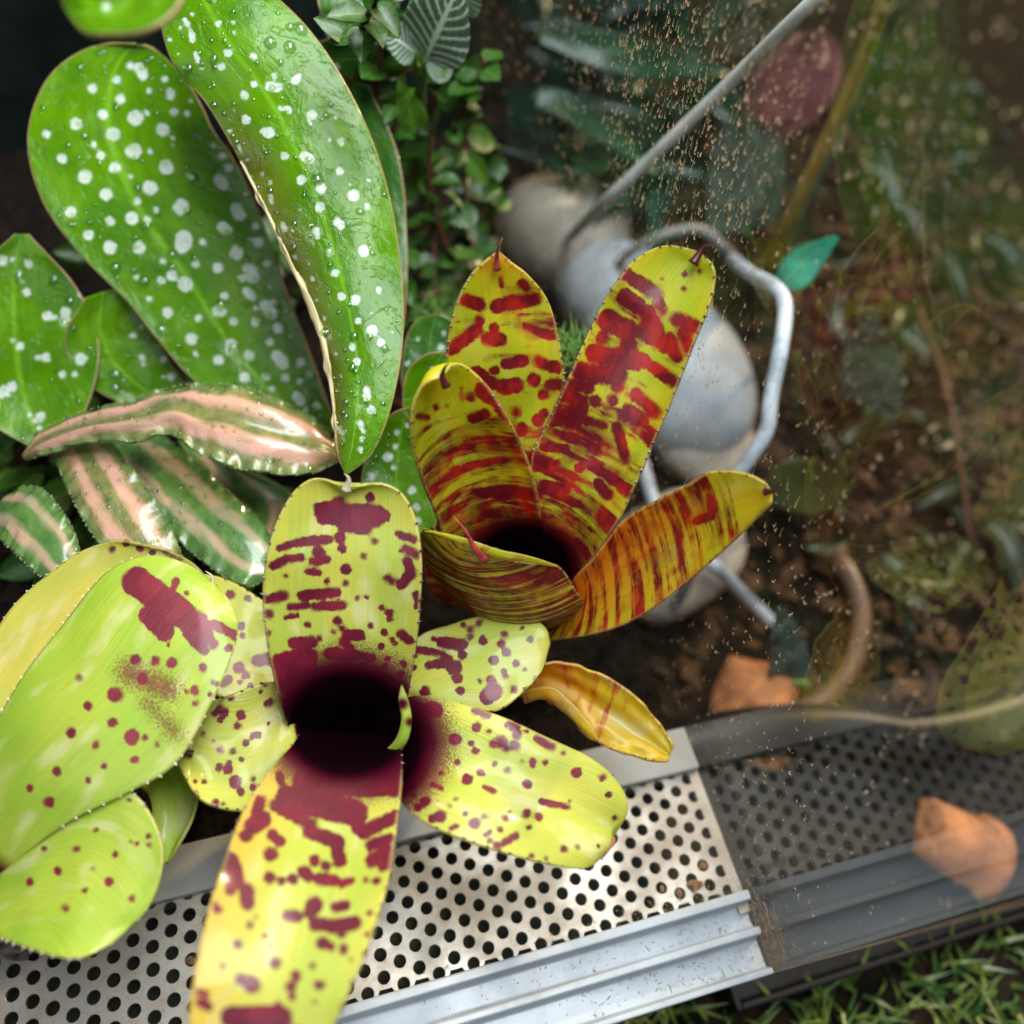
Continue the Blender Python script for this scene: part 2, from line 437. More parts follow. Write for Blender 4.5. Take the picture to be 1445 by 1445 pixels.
M_D = begonia_mat('spotted_begonia_leaf', (.12, .30, .003), (.06, .20, .002), (.66, .76, .66))
M_D_dark = begonia_mat('dark_begonia_leaf', (.06, .17, .02), (.03, .11, .015), (.45, .55, .45))
M_E = crypt_mat('pink_striped_leaf', (.80, .40, .31), (.26, .25, .08), (.13, .16, .05))
M_E2 = crypt_mat('pale_striped_leaf', (.46, .40, .24), (.13, .26, .06), (.07, .18, .04))
M_G = small_leaf_mat('creeper_leaf', (.06, .18, .015), (.025, .09, .010))
M_Gl = small_leaf_mat('young_creeper_leaf', (.22, .46, .05), (.14, .36, .03), .4)
M_F = small_leaf_mat('net_veined_leaf', (.07, .17, .08), (.05, .12, .06), .2, .45, veins=(.70, .82, .68))
M_stem = plain('brown_stem', (.10, .03, .015), .5, 0, 300, .4)
M_gstem = plain('green_stem', (.12, .20, .04), .4, 0, 300, .3)
M_cup = plain('dark_cup', (.010, .002, .004), .25)

# ------------------------------------------------------------------ terrarium
GX = 73.3
M_soil = plain('dark_soil', (.014, .010, .007), .9, 0, 250, .6, .003, spec=.1)
def gray_plastic(name, col, dirt):
    t = NT(name); p = t.pos()
    n1 = t.noise(p, 45, 6, .65); n2 = t.noise(p, 700, 4, .7)
    sx = t.node('ShaderNodeMapping'); t.link(p, sx.inputs[0]); sx.inputs['Scale'].default_value = (20, 900, 900)
    scr = t.noise(sx.outputs[0], 1.0, 3)
    c = t.mix(t.ramp(n1, .38, .7), col, tuple(k * .82 for k in col))
    c = t.mix(t.ramp(scr, .55, .8, 0, .25), c, tuple(min(1, k * 1.25) for k in col))
    c = t.mix(t.math('MULTIPLY', t.ramp(n2, .62, .74), dirt), c, (.12, .085, .05))
    r = t.ramp(n1, .3, .7, .26, .48)
    return t.done(t.bsdf(c, r, 0, t.bump(n2, .0001, .4), .1, .2))
M_plastic = gray_plastic('grey_plastic', (.40, .45, .50), .35)
M_ledge = gray_plastic('ledge_plastic', (.36, .355, .34), .2)
def metal_mat():
    t = NT('perforated_steel'); p = t.pos()
    mp = t.node('ShaderNodeMapping'); t.link(p, mp.inputs[0]); mp.inputs['Scale'].default_value = (60, 700, 100)
    br = t.noise(mp.outputs[0], 1, 4); n1 = t.noise(p, 60, 6, .65); n2 = t.noise(p, 900, 4, .7)
    c = t.mix(t.ramp(n1, .35, .68), (.42, .38, .33), (.30, .265, .22))
    c = t.mix(t.math('MULTIPLY', t.ramp(n2, .54, .72), .6), c, (.22, .17, .12))
    r = t.math('ADD', t.ramp(n1, .3, .7,   .40, .58), t.math('MULTIPLY', t.math('SUBTRACT', br, .5), .2))
    return t.done(t.bsdf(c, r, .75, t.bump(t.math('ADD', n2, br), .00006, .5)))
M_metal = metal_mat()
def glass_mat():
    t = NT('dirty_glass'); p = t.pos()
    g = t.node('ShaderNodeNewGeometry')
    dp = t.node('ShaderNodeVectorMath', operation='DOT_PRODUCT')
    t.link(g.outputs['Normal'], dp.inputs[0]); t.link(g.outputs['Incoming'], dp.inputs[1])
    c = t.math('ABSOLUTE', dp.outputs['Value'])
    k = t.math('POWER', t.math('SUBTRACT', 1.0, c, None, True), 5.0)
    F = t.math('ADD', t.math('MULTIPLY', k, .93), .07)
    tr = t.node('ShaderNodeBsdfTransparent'); tr.inputs[0].default_value = (.93, .955, .94, 1)
    gl = t.node('ShaderNodeBsdfGlossy'); gl.inputs['Roughness'].default_value = .018
    n1 = t.noise(p, 18, 5, .65); n2 = t.noise(p, 420, 4, .7)
    mp = t.node('ShaderNodeMapping'); t.link(p, mp.inputs[0]); mp.inputs['Scale'].default_value = (100, 420, 25)
    st = t.noise(mp.outputs[0], 1, 4)
    dirt = t.math('MULTIPLY', t.ramp(t.math('ADD', n1, t.math('MULTIPLY', st, .5)), .58, .98, .0015, .030), t.ramp(n2, .35, .7, .4, 1.0))
    df = t.node('ShaderNodeBsdfDiffuse'); df.inputs[0].default_value = (.55, .44, .30, 1)
    a = t.node('ShaderNodeMixShader'); t.link(F, a.inputs[0]); t.link(tr.outputs[0], a.inputs[1]); t.link(gl.outputs[0], a.inputs[2])
    b = t.node('ShaderNodeMixShader'); t.link(dirt, b.inputs[0]); t.link(a.outputs[0], b.inputs[1]); t.link(df.outputs[0], b.inputs[2])
    return t.done(b.outputs[0])
M_glass = glass_mat()
M_glass_edge = plain('ground_glass_edge', (.45, .30, .16), .3, 0, 120, .3)

ter = empty('terrarium', (-40, 0, -20), 'glass terrarium with grey plastic rails, perforated metal vent and dirty side pane', 'terrarium')

def vent_plate():
    V = []; F = []; NS = 24; pitch = 5.0; rh = 1.46; bev = .12; th = 1.0
    hx = pitch / math.sqrt(3)
    ang = np.arange(NS) * 2 * math.pi / NS
    # hexagon outline with its flat sides towards +-y, 4 samples a side
    cor = [(hx * math.cos(k * math.pi / 3), hx * math.sin(k * math.pi / 3)) for k in range(7)]
    hexp = []
    for k in range(6):
        for j in range(4):
            f = j / 4; hexp.append((cor[k][0] * (1 - f) + cor[k + 1][0] * f, cor[k][1] * (1 - f) + cor[k + 1][1] * f))
    hexp = np.array(hexp)
    cs = np.stack([np.cos(ang), np.sin(ang)], 1)
    rings = [(hexp, 0.0), (cs * (rh + bev), 0.0), (cs * rh, -bev), (cs * rh, -th)]
    for a in range(-60, 30):
        for b in range(-60, 60):
            cx = a * 4.330127; cy = -a * 2.5 - b * 5.0
            if not (-165 < cx < 70.5 and -20.9 < cy < 17): continue
            k0 = len(V)
            for P, z in rings:
                for q in P: V.append((cx + q[0], cy + q[1], z))
            for r in range(3):
                for j in range(NS):
                    m = (j + 1) % NS
                    F.append((k0 + r * NS + j, k0 + r * NS + m, k0 + (r + 1) * NS + m, k0 + (r + 1) * NS + j))
    return put('vent_plate', mesh_from('vent_plate', V, F, M_metal, False), ter)
vent_plate()
box('plate_end_strip', (70.2, -26, -1.2), (73.2, 14, -.06), M_metal, ter)
box('back_ledge', (-170, 11.6, -9), (73.1, 23.8, 3.0), M_ledge, ter, .6)

def extrude_x(name, prof, x0, x1, mat, parent):
    n = len(prof); V = [(x, y, z) for x in (x0, x1) for y, z in prof]
    F = [(i, (i + 1) % n, n + (i + 1) % n, n + i) for i in range(n)] + [tuple(range(n))[::-1], tuple(range(n, 2 * n))]
    o = put(name, mesh_from(name, V, F, mat, False), parent)
    m = o.modifiers.new('bevel', 'BEVEL'); m.width = .45 * MM; m.segments = 3; m.limit_method = 'ANGLE'; m.angle_limit = math.radians(40)
    return o
extrude_x('door_track', [(-21.2, .08), (-21.2, 4.2), (-23.6, 4.2), (-24.2, -1.5), (-29.4, -1.5), (-29.9, 2.6), (-31.7, 2.6), (-32.3, -2.6), (-38.8, -2.6), (-39.3, .8), (-40.8, .8), (-40.8, -16), (-26.5, -16), (-26.5, -4), (-21.2, -4)], -175, 73.0, M_plastic, ter)
box('side_pane', (GX, -40.4, -16), (GX + 4, 335, 235), M_glass, ter)
box('pane_edge', (GX + .1, -40.75, -16), (GX + 3.9, -40.45, 235), M_glass_edge, ter)
M_back = plain('dark_back_panel', (.008, .014, .011), .6, 0, 30, .5, spec=.2)
box('back_panel', (-260, 336, -16), (GX + 4, 342, 235), M_back, ter)
M_base = plain('dark_base', (.03, .035, .02), .8, 0, 80, .4)
box('floor_panel', (-260, -20.5, -15.9), (GX - .3, 335, -13), M_base, ter)

# soil bed inside
def soil_bed():
    nx, ny = 90, 110
    X = np.linspace(-255, 72.6, nx); Y = np.linspace(24.6, 334, ny)
    gx, gy = np.meshgrid(X, Y, indexing='ij')
    Z = -6 + 2.5 * np.sin(gx * .06) * np.cos(gy * .05) + rng.normal(0, .9, gx.shape)
    V = np.stack([gx, gy, Z], 2).reshape(-1, 3)
    o = put('soil', mesh_from('soil', V, grid_faces(nx, ny), M_soil))
    tag(o, 'dark planting soil inside the terrarium', None, None, 'structure'); return o
soil_bed()

# ------------------------------------------------------------------ patterns traced as leaf pigment (x, y, radius) or strokes
Z1 = (3.211, (170, 640)); Z2 = (3.211, (170, 1000)); Z3 = (3.44, (540, 840)); Z7 = (2.578, (170, 740))
Z5 = (4.817, (560, 320)); Z6 = (3.803, (740, 320)); Zb = (2.58, (560, 600)); D1z = (4.014, (170, 0)); D4z = (3.36, (170, 330))
S_A1 = [(720,430,800,405,16),(800,405,940,390,20),(990,380,25),(1005,430,18),(695,510,740,485,22),(740,480,820,472,16),(900,450,30),(870,490,930,480,20),(850,535,895,543,16),(748,555,12),(1020,525,23),(1020,588,15),(935,580,10),(1100,465,11),(1150,400,13),(1130,200,18),(1260,365,1330,390,15),(1290,430,1340,460,18),(1270,440,1300,430,12),(1300,490,1320,540,22),(1320,550,1270,590,24),(1210,565,1230,580,18),(1340,640,1345,690,14),(660,665,740,645,20),(820,645,980,630,22),(770,697,845,688,16),(880,695,1005,688,20),(670,730,22),(750,745,800,735,9),(850,775,14),(985,760,20),(1005,790,17),(965,810,10),(1030,820,1085,825,25),(1075,655,10),(1113,650,9),(1185,700,13),(1220,725,18),(1222,750,14),(1133,783,13),(1195,815,18),(1230,845,16),(1245,860,12),(1183,875,17),(1270,820,1310,850,20),(665,815,15),(660,870,15),(780,855,870,855,25),(900,838,13),(1010,855,1040,880,20),(720,945,860,920,36),(850,940,45),(950,910,1050,915,32),(1080,920,1140,925,20),(1210,930,16),(1200,965,14),(1100,960,20),(700,1010,1150,1005,42),(1280,950,18),(1270,1000,16),(720,1040,1200,1040,45)]
DK_A1 = [(930,270,1150,285,52),(985,230,34),(1010,320,1110,335,34),(900,250,26),(1190,285,28)]
S_A1 = S_A1 + DK_A1
S_A4 = [(460,1105,500,1085,14),(430,1180,450,1150,14),(455,1205,475,1165,14),(500,1110,12),(635,1080,12),(655,1050,9),(680,1125,665,1135,14),(545,1185,20),(530,1235,17),(600,1280,625,1275,14),(565,1310,13),(450,1342,12),(512,1350,15),(548,1385,9),(445,1423,14),(495,1400,9),(375,1270,7),(420,1300,6),(670,1222,6)]
S_A4b = [(490,275,20),(520,330,28),(545,375,17),(340,330,9),(380,330,12),(340,388,13),(432,425,16),(465,430,8),(600,318,10),(600,360,12),(545,228,8)]
S_A5 = [(700,440,860,520,28),(860,560,980,600,32),(980,600,990,690,30),(930,710,22),(880,690,25),(830,740,30),(780,770,25),(850,760,22),(900,770,970,780,25),(1000,795,1045,780,16),(640,500,600,530,40),(570,575,30),(690,570,25),(720,600,25),(635,420,620,470,25),(680,660,33),(500,690,520,780,40),(500,820,25),(570,820,575,880,32),(540,790,30),(440,910,22),(430,880,12),(675,765,28),(728,780,18),(618,943,9),(585,980,13),(655,1028,9),(680,1083,12),(530,1068,22),(463,1165,10),(702,1150,24),(795,1210,23),(770,1265,24),(775,1305,18),(895,1255,905,1252,20),(545,1225,26),(595,1250,38),(870,1165,12),(880,1330,8),(1000,1325,10),(345,1280,390,1295,14),(360,1330,400,1350,20),(510,1400,720,1400,55),(715,1355,28),(880,890,40),(860,920,30),(800,940,760,940,25),(970,900,1020,890,22),(880,980,960,980,28),(960,985,1060,975,32),(1000,1025,18),(915,1065,28),(955,1080,20),(1010,1090,23),(1040,1135,9),(1130,925,12),(1120,1022,11),(1110,775,10),(1160,780,16),(1220,590,1130,620,22),(1210,640,1140,690,30),(1210,690,25),(1180,720,1220,700,18),(1100,560,1240,490,30),(1080,540,35),(1060,470,760,410,60),(720,300,730,340,18),(850,330,1230,330,70),(560,1500,800,1500,60),(420,1560,40)]
S_A2 = [(350,700,30),(455,640,22),(515,660,13),(430,718,15),(447,757,17),(360,810,14),(287,862,15),(190,890,13),(410,895,26),(475,862,14),(545,820,9),(605,850,15),(495,933,540,948,11),(240,917,285,938,11),(535,722,18),(578,715,30),(600,745,20),(640,730,24),(650,680,24),(640,640,24),(605,628,14),(440,560,510,585,14),(700,662,9),(750,695,820,735,18),(728,808,14),(728,830,10),(792,810,13),(877,767,9),(942,862,23),(1070,887,16),(1095,968,15),(705,918,22),(770,1000,900,1030,14),(908,1000,8),(697,1058,20),(758,1073,19),(710,1128,10),(447,1108,24),(400,1060,12),(495,1075,12),(597,1085,14),(570,1135,12),(520,1150,500,1165,10),(520,1190,10),(590,1200,650,1165,17),(555,1215,17),(280,1075,28),(240,1085,18),(355,1125,330,1130,13),(205,1000,28),(170,1030,22),(150,970,11),(325,1020,8),(355,988,8),(723,1265,12),(793,1280,7),(878,1235,16),(947,1223,9),(1048,1220,7),(1125,1083,9),(678,808,6),(620,1050,7),(170,560,250,560,40),(130,650,200,720,60),(110,800,160,860,30)]
S_A3 = [(570,97,10),(655,88,690,100,11),(465,133,14),(393,143,10),(425,167,18),(425,200,16),(485,217,22),(592,189,11),(675,157,12),(717,214,12),(575,235,18),(600,275,18),(540,315,22),(648,330,16),(597,393,590,370,14),(472,418,10),(525,415,22),(510,490,540,470,40),(635,457,16),(692,360,8),(742,405,8),(690,455,8),(290,230,380,240,28),(385,290,20),(170,265,290,280,16),(310,310,28),(220,340,300,335,18),(345,350,38),(360,400,25),(375,465,18),(205,470,24),(110,440,20),(250,210,10),(150,290,15),(150,350,15)]
S_B1 = [(60,210,200,310,38),(120,260,280,370,34),(280,370,310,410,20),(100,330,160,390,24),(240,400,310,460,14),(200,210,190,235,12),(240,250,9),(340,360,415,405,15),(340,440,16),(395,450,14),(172,438,7),(128,498,17),(185,502,17),(55,495,17),(78,560,18),(300,520,14),(270,605,15),(270,655,12),(335,575,8),(350,580,8),(240,607,8),(325,620,7),(40,775,20),(88,778,12),(50,857,12),(133,800,7),(-20,620,20),(-30,720,16),(-120,660,14),(-180,760,16),(-90,800,12),(-230,900,14),(-150,560,10),(-260,1010,18),(-120,930,9),(-330,960,11),(-60,880,8)]
SP_B1 = [(30,540,170,600,60),(100,650,200,760,34)]
S_B1 = [(*q[:-1], q[-1] * (1.4 if q[-1] > 18 else 1.1)) for q in S_B1]
S_B2 = [(72,90,10),(115,105,10),(168,103,8),(190,118,8),(215,130,6),(20,70,10),(-30,90,14)]
S_B3 = [(100,1135,10),(60,1160,9),(105,1165,7),(35,1155,6),(30,1000,10),(92,1020,10),(40,1360,12),(-20,1200,14),(-40,1300,16),(-160,1180,12),(-230,1260,14),(-130,1330,10),(-280,1180,8),(-90,1110,9),(-330,1300,12),(-200,1400,12),(-100,1250,6)]
S_A7 = [(400,255,15),(465,270,11),(440,370,14),(445,402,10),(430,520,20),(500,495,540,490,22),(455,550,12),(390,565,375,575,16),(435,575,8),(470,590,10)]
S_C3 = [(540,250,700,360,38),(700,360,740,450,28),(820,500,900,530,42),(850,560,880,650,36),(540,380,600,420,46),(450,500,560,560,55),(660,470,720,600,48),(380,680,600,720,52),(300,780,500,800,52),(560,640,50),(640,720,40),(780,600,820,700,34),(200,900,300,940,38),(160,1030,300,980,46),(380,940,36),(500,850,40),(600,900,700,1000,36),(500,1080,540,1250,32),(380,1120,450,1180,22),(100,1180,220,1190,22),(300,1290,30),(60,1290,22),(100,1390,220,1410,30),(860,255,11),(940,238,15),(855,335,14),(740,280,8)]
S_C1 = [(470,500,560,530,42),(680,540,930,490,50),(850,390,880,420,36),(380,830,540,700,46),(560,640,32),(620,760,700,770,46),(660,690,36),(880,680,1040,740,34),(750,930,860,910,42),(660,980,32),(960,920,1090,960,38),(540,990,650,1060,42),(720,1090,810,1080,52),(930,1045,48),(1030,1080,1100,1075,38),(1000,1140,38),(810,1260,36),(850,1380,46),(960,1320,42),(1000,1270,28),(700,350,712,400,12)]
S_C3 = S_C3 + [(620,560,760,640,40),(700,760,800,830,34),(420,600,40),(560,980,640,1040,34),(240,850,340,860,34),(470,930,30),(330,1040,420,1070,26),(180,1110,280,1130,20),(180,1270,40,1300,18),(640,1120,700,1180,26),(400,1380,450,1440,30)]
S_C2 = [(580,1110,680,1180,55),(500,1160,32),(700,1230,760,1300,42),(600,1280,520,1300,36),(440,1100,440,1170,11),(265,1225,20),(340,1218,10),(150,1290,210,1298,20)]
S_D2 = [(340,160,12),(365,115,385,145,16),(403,190,410,225,18),(430,300,440,350,13),(460,390,13),(275,222,14),(327,308,8),(362,387,12),(610,298,26),(573,376,24),(555,133,20),(640,127,13),(647,183,12),(755,318,24),(870,430,18),(850,490,890,490,30),(757,475,20),(985,460,1005,435,24),(705,538,26),(712,678,28),(820,748,850,752,28),(950,620,24),(908,612,13),(1085,650,32),(1075,700,16),(1218,660,17),(1187,793,13),(1250,803,24),(930,884,25),(1045,885,1070,900,30),(1245,970,25),(1405,1020,14),(1025,1018,28),(1137,1068,33),(1320,1107,36),(1130,1172,30),(1400,1168,20),(1230,1255,1248,1275,26),(1110,1308,22),(1378,1420,34),(1185,1430,22),(850,1115,860,1145,15),(918,1270,932,1300,15),(845,1032,12),(803,980,14),(622,742,12),(670,830,680,855,11),(720,900,12),(740,1000,8),(975,1300,10),(1015,1185,9),(530,5,12),(405,80,14),(1068,458,8),(1143,608,8),(1113,833,8),(1300,1045,7)]
S_D2b = [(935,10,12),(1153,83,28),(993,85,18),(1018,185,20),(1050,297,22),(1115,312,26),(1225,265,17),(1128,412,17),(1195,458,28),(1190,378,12),(1235,515,22),(1098,535,18),(1122,605,20),(1170,740,1170,780,18),(1190,835,22),(1135,890,1150,930,14),(1145,975,15),(1138,1023,15),(830,110,14),(912,215,12),(895,140,9),(935,310,9),(968,400,8),(965,460,7),(1022,570,9),(1045,675,8),(1030,740,8),(1070,875,9),(1065,940,8),(1290,468,9)]
S_D1 = [(105,385,130,425,30),(55,370,22),(252,447,20),(285,520,285,545,24),(162,515,17),(398,572,14),(302,635,24),(378,643,17),(85,668,44),(150,640,18),(240,735,38),(295,783,14),(75,857,45),(168,857,17),(260,947,42),(55,1003,16),(397,1000,18),(170,1065,44),(97,1138,22),(345,1172,46),(200,1190,18),(65,1237,38),(153,1247,24),(365,1345,350,1395,40),(105,1405,36),(467,1372,18),(578,885,22),(528,828,16),(610,950,26),(560,1015,580,1045,34),(655,1180,675,1220,34),(710,1098,14),(580,1285,605,1305,32),(765,1282,22),(785,1372,26),(735,1357,13),(660,1420,32),(630,1075,10),(297,825,8),(-250,700,36),(-330,900,30),(-200,1000,40),(-160,500,28),(-280,1200,34),(-60,1400,40),(-180,1330,30),(-420,760,26),(-150,820,20),(0,560,30),(-40,760,40),(-30,950,34),(-80,1100,38),(-20,450,24),(-100,650,30),(-60,1250,28),(-110,880,26)]
S_D1b = [(90,65,30),(202,130,16),(300,20,298,50,38),(390,40,18),(357,140,20),(462,160,26),(245,197,28),(195,220,20),(308,240,35),(75,205,15),(137,308,16),(222,372,27),(493,292,20),(470,365,32),(610,165,630,205,32),(575,210,18),(600,275,622,295,23),(695,140,18),(655,40,26),(613,28,10),(550,90,32),(690,340,715,375,30),(728,325,18),(640,348,13),(538,415,20),(638,417,24),(748,445,26),(710,512,21),(335,498,30),(370,398,18),(208,455,16),(525,530,525,548,30),(610,575,26),(465,597,26),(355,568,16),(745,580,770,612,30),(853,610,22),(895,668,18),(690,678,18),(783,683,20),(850,700,18),(590,680,26),(720,738,16),(835,770,855,790,24),(930,815,22),(710,255,10),(807,487,8),(785,368,8),(880,835,14)]

# ------------------------------------------------------------------ bromeliads
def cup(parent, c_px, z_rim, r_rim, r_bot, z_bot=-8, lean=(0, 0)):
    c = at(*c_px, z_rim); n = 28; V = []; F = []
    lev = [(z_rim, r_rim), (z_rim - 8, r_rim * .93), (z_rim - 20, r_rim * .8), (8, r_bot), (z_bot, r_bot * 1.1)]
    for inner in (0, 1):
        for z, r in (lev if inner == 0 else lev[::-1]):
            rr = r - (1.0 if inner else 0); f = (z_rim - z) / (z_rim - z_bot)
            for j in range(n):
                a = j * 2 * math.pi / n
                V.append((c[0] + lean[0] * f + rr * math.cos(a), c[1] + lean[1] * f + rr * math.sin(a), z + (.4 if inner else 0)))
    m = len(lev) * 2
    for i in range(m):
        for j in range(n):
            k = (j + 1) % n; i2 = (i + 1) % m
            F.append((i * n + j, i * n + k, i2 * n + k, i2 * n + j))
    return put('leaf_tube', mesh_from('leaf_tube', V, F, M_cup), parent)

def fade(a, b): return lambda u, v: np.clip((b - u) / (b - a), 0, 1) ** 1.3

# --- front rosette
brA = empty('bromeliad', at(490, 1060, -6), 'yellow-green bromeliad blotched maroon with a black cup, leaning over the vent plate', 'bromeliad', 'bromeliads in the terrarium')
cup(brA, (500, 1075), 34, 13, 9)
sheet('leaf', [(445,1085,26),(418,1045,40),(400,1003,54),(382,930,64),(372,850,72),(376,790,78),(392,735,82),(418,692,85),(450,676,86),(488,684,85)],
      [(555,1080,26),(566,1030,40),(574,985,54),(585,920,64),(592,850,72),(594,790,78),(586,735,82),(566,697,85),(530,683,86),(492,684,85)],
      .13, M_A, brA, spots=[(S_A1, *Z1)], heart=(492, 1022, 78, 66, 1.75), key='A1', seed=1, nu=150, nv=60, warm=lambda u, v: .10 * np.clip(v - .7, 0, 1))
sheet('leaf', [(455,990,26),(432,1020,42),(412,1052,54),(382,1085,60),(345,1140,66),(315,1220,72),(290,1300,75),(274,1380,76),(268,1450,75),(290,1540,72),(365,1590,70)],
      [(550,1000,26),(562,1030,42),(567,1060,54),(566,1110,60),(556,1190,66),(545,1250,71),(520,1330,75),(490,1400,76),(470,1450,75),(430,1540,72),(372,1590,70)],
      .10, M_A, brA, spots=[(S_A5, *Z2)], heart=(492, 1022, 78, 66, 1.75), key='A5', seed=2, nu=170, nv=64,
      warm=lambda u, v: .38 * np.clip(1 - v * 2.6, 0, 1) * np.clip(u * 4 - .6, 0, 1))  # warm sun glow on the left margin, painted into the leaf colour
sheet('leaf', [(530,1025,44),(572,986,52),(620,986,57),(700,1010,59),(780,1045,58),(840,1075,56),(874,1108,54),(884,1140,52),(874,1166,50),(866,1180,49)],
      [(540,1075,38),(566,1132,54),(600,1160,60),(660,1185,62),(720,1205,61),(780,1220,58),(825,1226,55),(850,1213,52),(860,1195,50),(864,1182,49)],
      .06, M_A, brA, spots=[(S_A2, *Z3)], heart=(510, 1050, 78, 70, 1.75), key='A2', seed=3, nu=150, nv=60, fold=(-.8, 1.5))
sheet('leaf', [(535,1000,40),(580,908,44),(640,880,48),(700,866,50),(745,870,51),(770,886,51),(777,908,50)],
      [(560,1010,40),(582,990,42),(610,996,45),(650,998,47),(700,1003,48),(740,976,49),(765,946,50),(776,912,50)],
      -.05, M_A, brA, spots=[(S_A3, *Z3)], key='A3', seed=4, nu=120, nv=50, warm=lambda u, v: .35 * np.clip(u * 3 - 2.1, 0, 1) * np.clip(v * 2 - .5, 0, 1))
sheet('leaf', [(445,1010,42),(425,985,48),(385,962,52),(330,980,53),(285,995,53),(265,1010,52),(256,1035,51),(259,1056,51)],
      [(445,1055,42),(425,1052,48),(402,1078,50),(375,1138,50),(330,1142,50),(290,1131,50),(268,1106,51),(256,1078,51),(258,1060,51)],
      .14, M_A, brA, spots=[(S_A4, *Z1), (S_A4b, *Z2)], heart=(500, 1022, 80, 62, 1.1), key='A4', seed=5, nu=110, nv=50)
sheet('leaf', [(528,1068,46),(556,1046,53),(566,1015,57),(562,990,59),(566,966,62)], [(545,1074,46),(572,1052,53),(581,1020,57),(577,990,59),(567,965,62)],
      -.25, M_B, brA, key='A6', seed=6, nu=40, nv=14, thick=.8, darkspots=[([(1045,520,25),(1100,660,14)], 5.558, (380, 900))])
sheet('leaf', [(440,900,36),(375,850,41),(330,822,43),(300,812,43),(275,815,43),(262,848,42)], [(440,1000,36),(390,990,39),(340,988,40),(300,975,41),(272,910,42),(263,852,42)],
      .05, M_A, brA, spots=[(S_A7, *Z7)], key='A7', seed=7, nu=80, nv=40)
for k, sz in (('A1', .7), ('A5', .6), ('A2', .45), ('A3', .35), ('A4', .5), ('A7', .5)):
    spines(k, M_spine, sz, 3.0)
tip_spine('A1', [(489,690,84.5),(492,676,87),(486,668,88.5)], M_spine_pale, 1.3)
tip_spine('A4', [(272,1064,51.2),(258,1060,52),(247,1052,53),(241,1044,54)], M_spine, .9)
tip_spine('A2', [(858,1178,49.3),(866,1186,50.5),(858,1200,51.5),(848,1213,51)], plain('scorched_tip', (.22, .09, .035), .6), .8)

# --- left rosette
brB = empty('bromeliad', at(-45, 1290, -6), 'lime bromeliad with a broad leaf smeared crimson, beside the pink-striped earth star', 'bromeliad', 'bromeliads in the terrarium')
cup(brB, (-45, 1265), 34, 12, 8)
sheet('leaf', [(-85,1200,38),(5,1000,54),(88,880,60),(150,808,63),(208,784,64),(260,795,63),(300,820,62)],
      [(-25,1255,38),(90,1165,51),(182,1118,56),(250,1075,58),(300,990,61),(326,930,62),(336,885,62),(324,848,62),(302,822,62)],
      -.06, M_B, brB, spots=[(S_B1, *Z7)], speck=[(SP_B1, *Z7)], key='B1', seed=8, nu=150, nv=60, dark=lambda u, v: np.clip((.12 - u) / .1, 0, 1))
sheet('leaf', [(-95,1160,36),(-10,900,46),(80,800,51),(150,766,53),(210,772,53)], [(-20,1180,36),(140,1000,43),(245,880,48),(290,830,49),(275,798,51),(240,780,52),(212,773,53)],
      .05, M_A, brB, spots=[(S_B2, *Z7)], key='B2', seed=9, nu=90, nv=40, warm=lambda u, v: .12 + 0 * u)
sheet('leaf', [(-30,1235,38),(60,1150,49),(130,1116,53),(182,1117,55),(212,1150,55),(229,1198,54),(222,1250,53),(202,1290,52),(184,1308,51)], [(-50,1300,38),(30,1335,49),(100,1352,53),(150,1336,52),(182,1311,51)],
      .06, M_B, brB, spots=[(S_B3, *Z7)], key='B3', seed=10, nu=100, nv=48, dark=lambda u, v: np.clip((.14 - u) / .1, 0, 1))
sheet('leaf', [(60,1130,26),(150,1100,32),(205,1115,36),(218,1170,36),(224,1212,35),(232,1219,34)], [(60,1060,26),(200,1050,34),(248,1066,41),(275,1112,41),(270,1152,39),(250,1192,37),(236,1219,34)],
      .28, M_B, brB, key='B4', seed=11, nu=70, nv=30)
for k, sz in (('B1', .5), ('B2', .4), ('B3', .5)): spines(k, M_spine_pale, sz, 2.6)
tip_spine('B1', [(292,836,62),(300,822,63),(298,812,64.5),(290,806,65)], M_spine_pale, 1.0)

# --- upper rosette
brC = empty('bromeliad', at(770, 900, -6), 'red and yellow tiger-banded bromeliad with long upright leaves touching the side pane', 'bromeliad', 'bromeliads in the terrarium')
cup(brC, (742, 832), 44, 12, 9, -8, (3, 1))
sheet('leaf', [(670,870,28),(640,810,52),(620,735,70),(598,680,82),(584,625,93),(583,580,100),(596,548,104),(623,532,106)],
      [(770,870,28),(770,805,52),(764,745,66),(753,680,78),(735,630,86),(712,585,94),(690,550,99),(660,522,104),(640,518,106),(626,530,106)],
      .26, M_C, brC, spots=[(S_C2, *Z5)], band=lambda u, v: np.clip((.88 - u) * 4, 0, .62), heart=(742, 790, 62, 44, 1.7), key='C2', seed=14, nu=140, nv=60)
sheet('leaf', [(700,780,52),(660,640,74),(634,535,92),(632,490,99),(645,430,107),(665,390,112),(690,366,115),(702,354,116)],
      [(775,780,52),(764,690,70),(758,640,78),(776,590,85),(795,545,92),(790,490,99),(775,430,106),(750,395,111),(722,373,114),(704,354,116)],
      .10, M_C, brC, spots=[(S_C1, *Z5)], warm=lambda u, v: .7 * np.clip((u - .88) / .12, 0, 1), band=lambda u, v: np.clip(np.clip((.5 - u) * 3, 0, .5) + .30 * (u < .86), 0, .55), key='C1', seed=15, nu=140, nv=56)
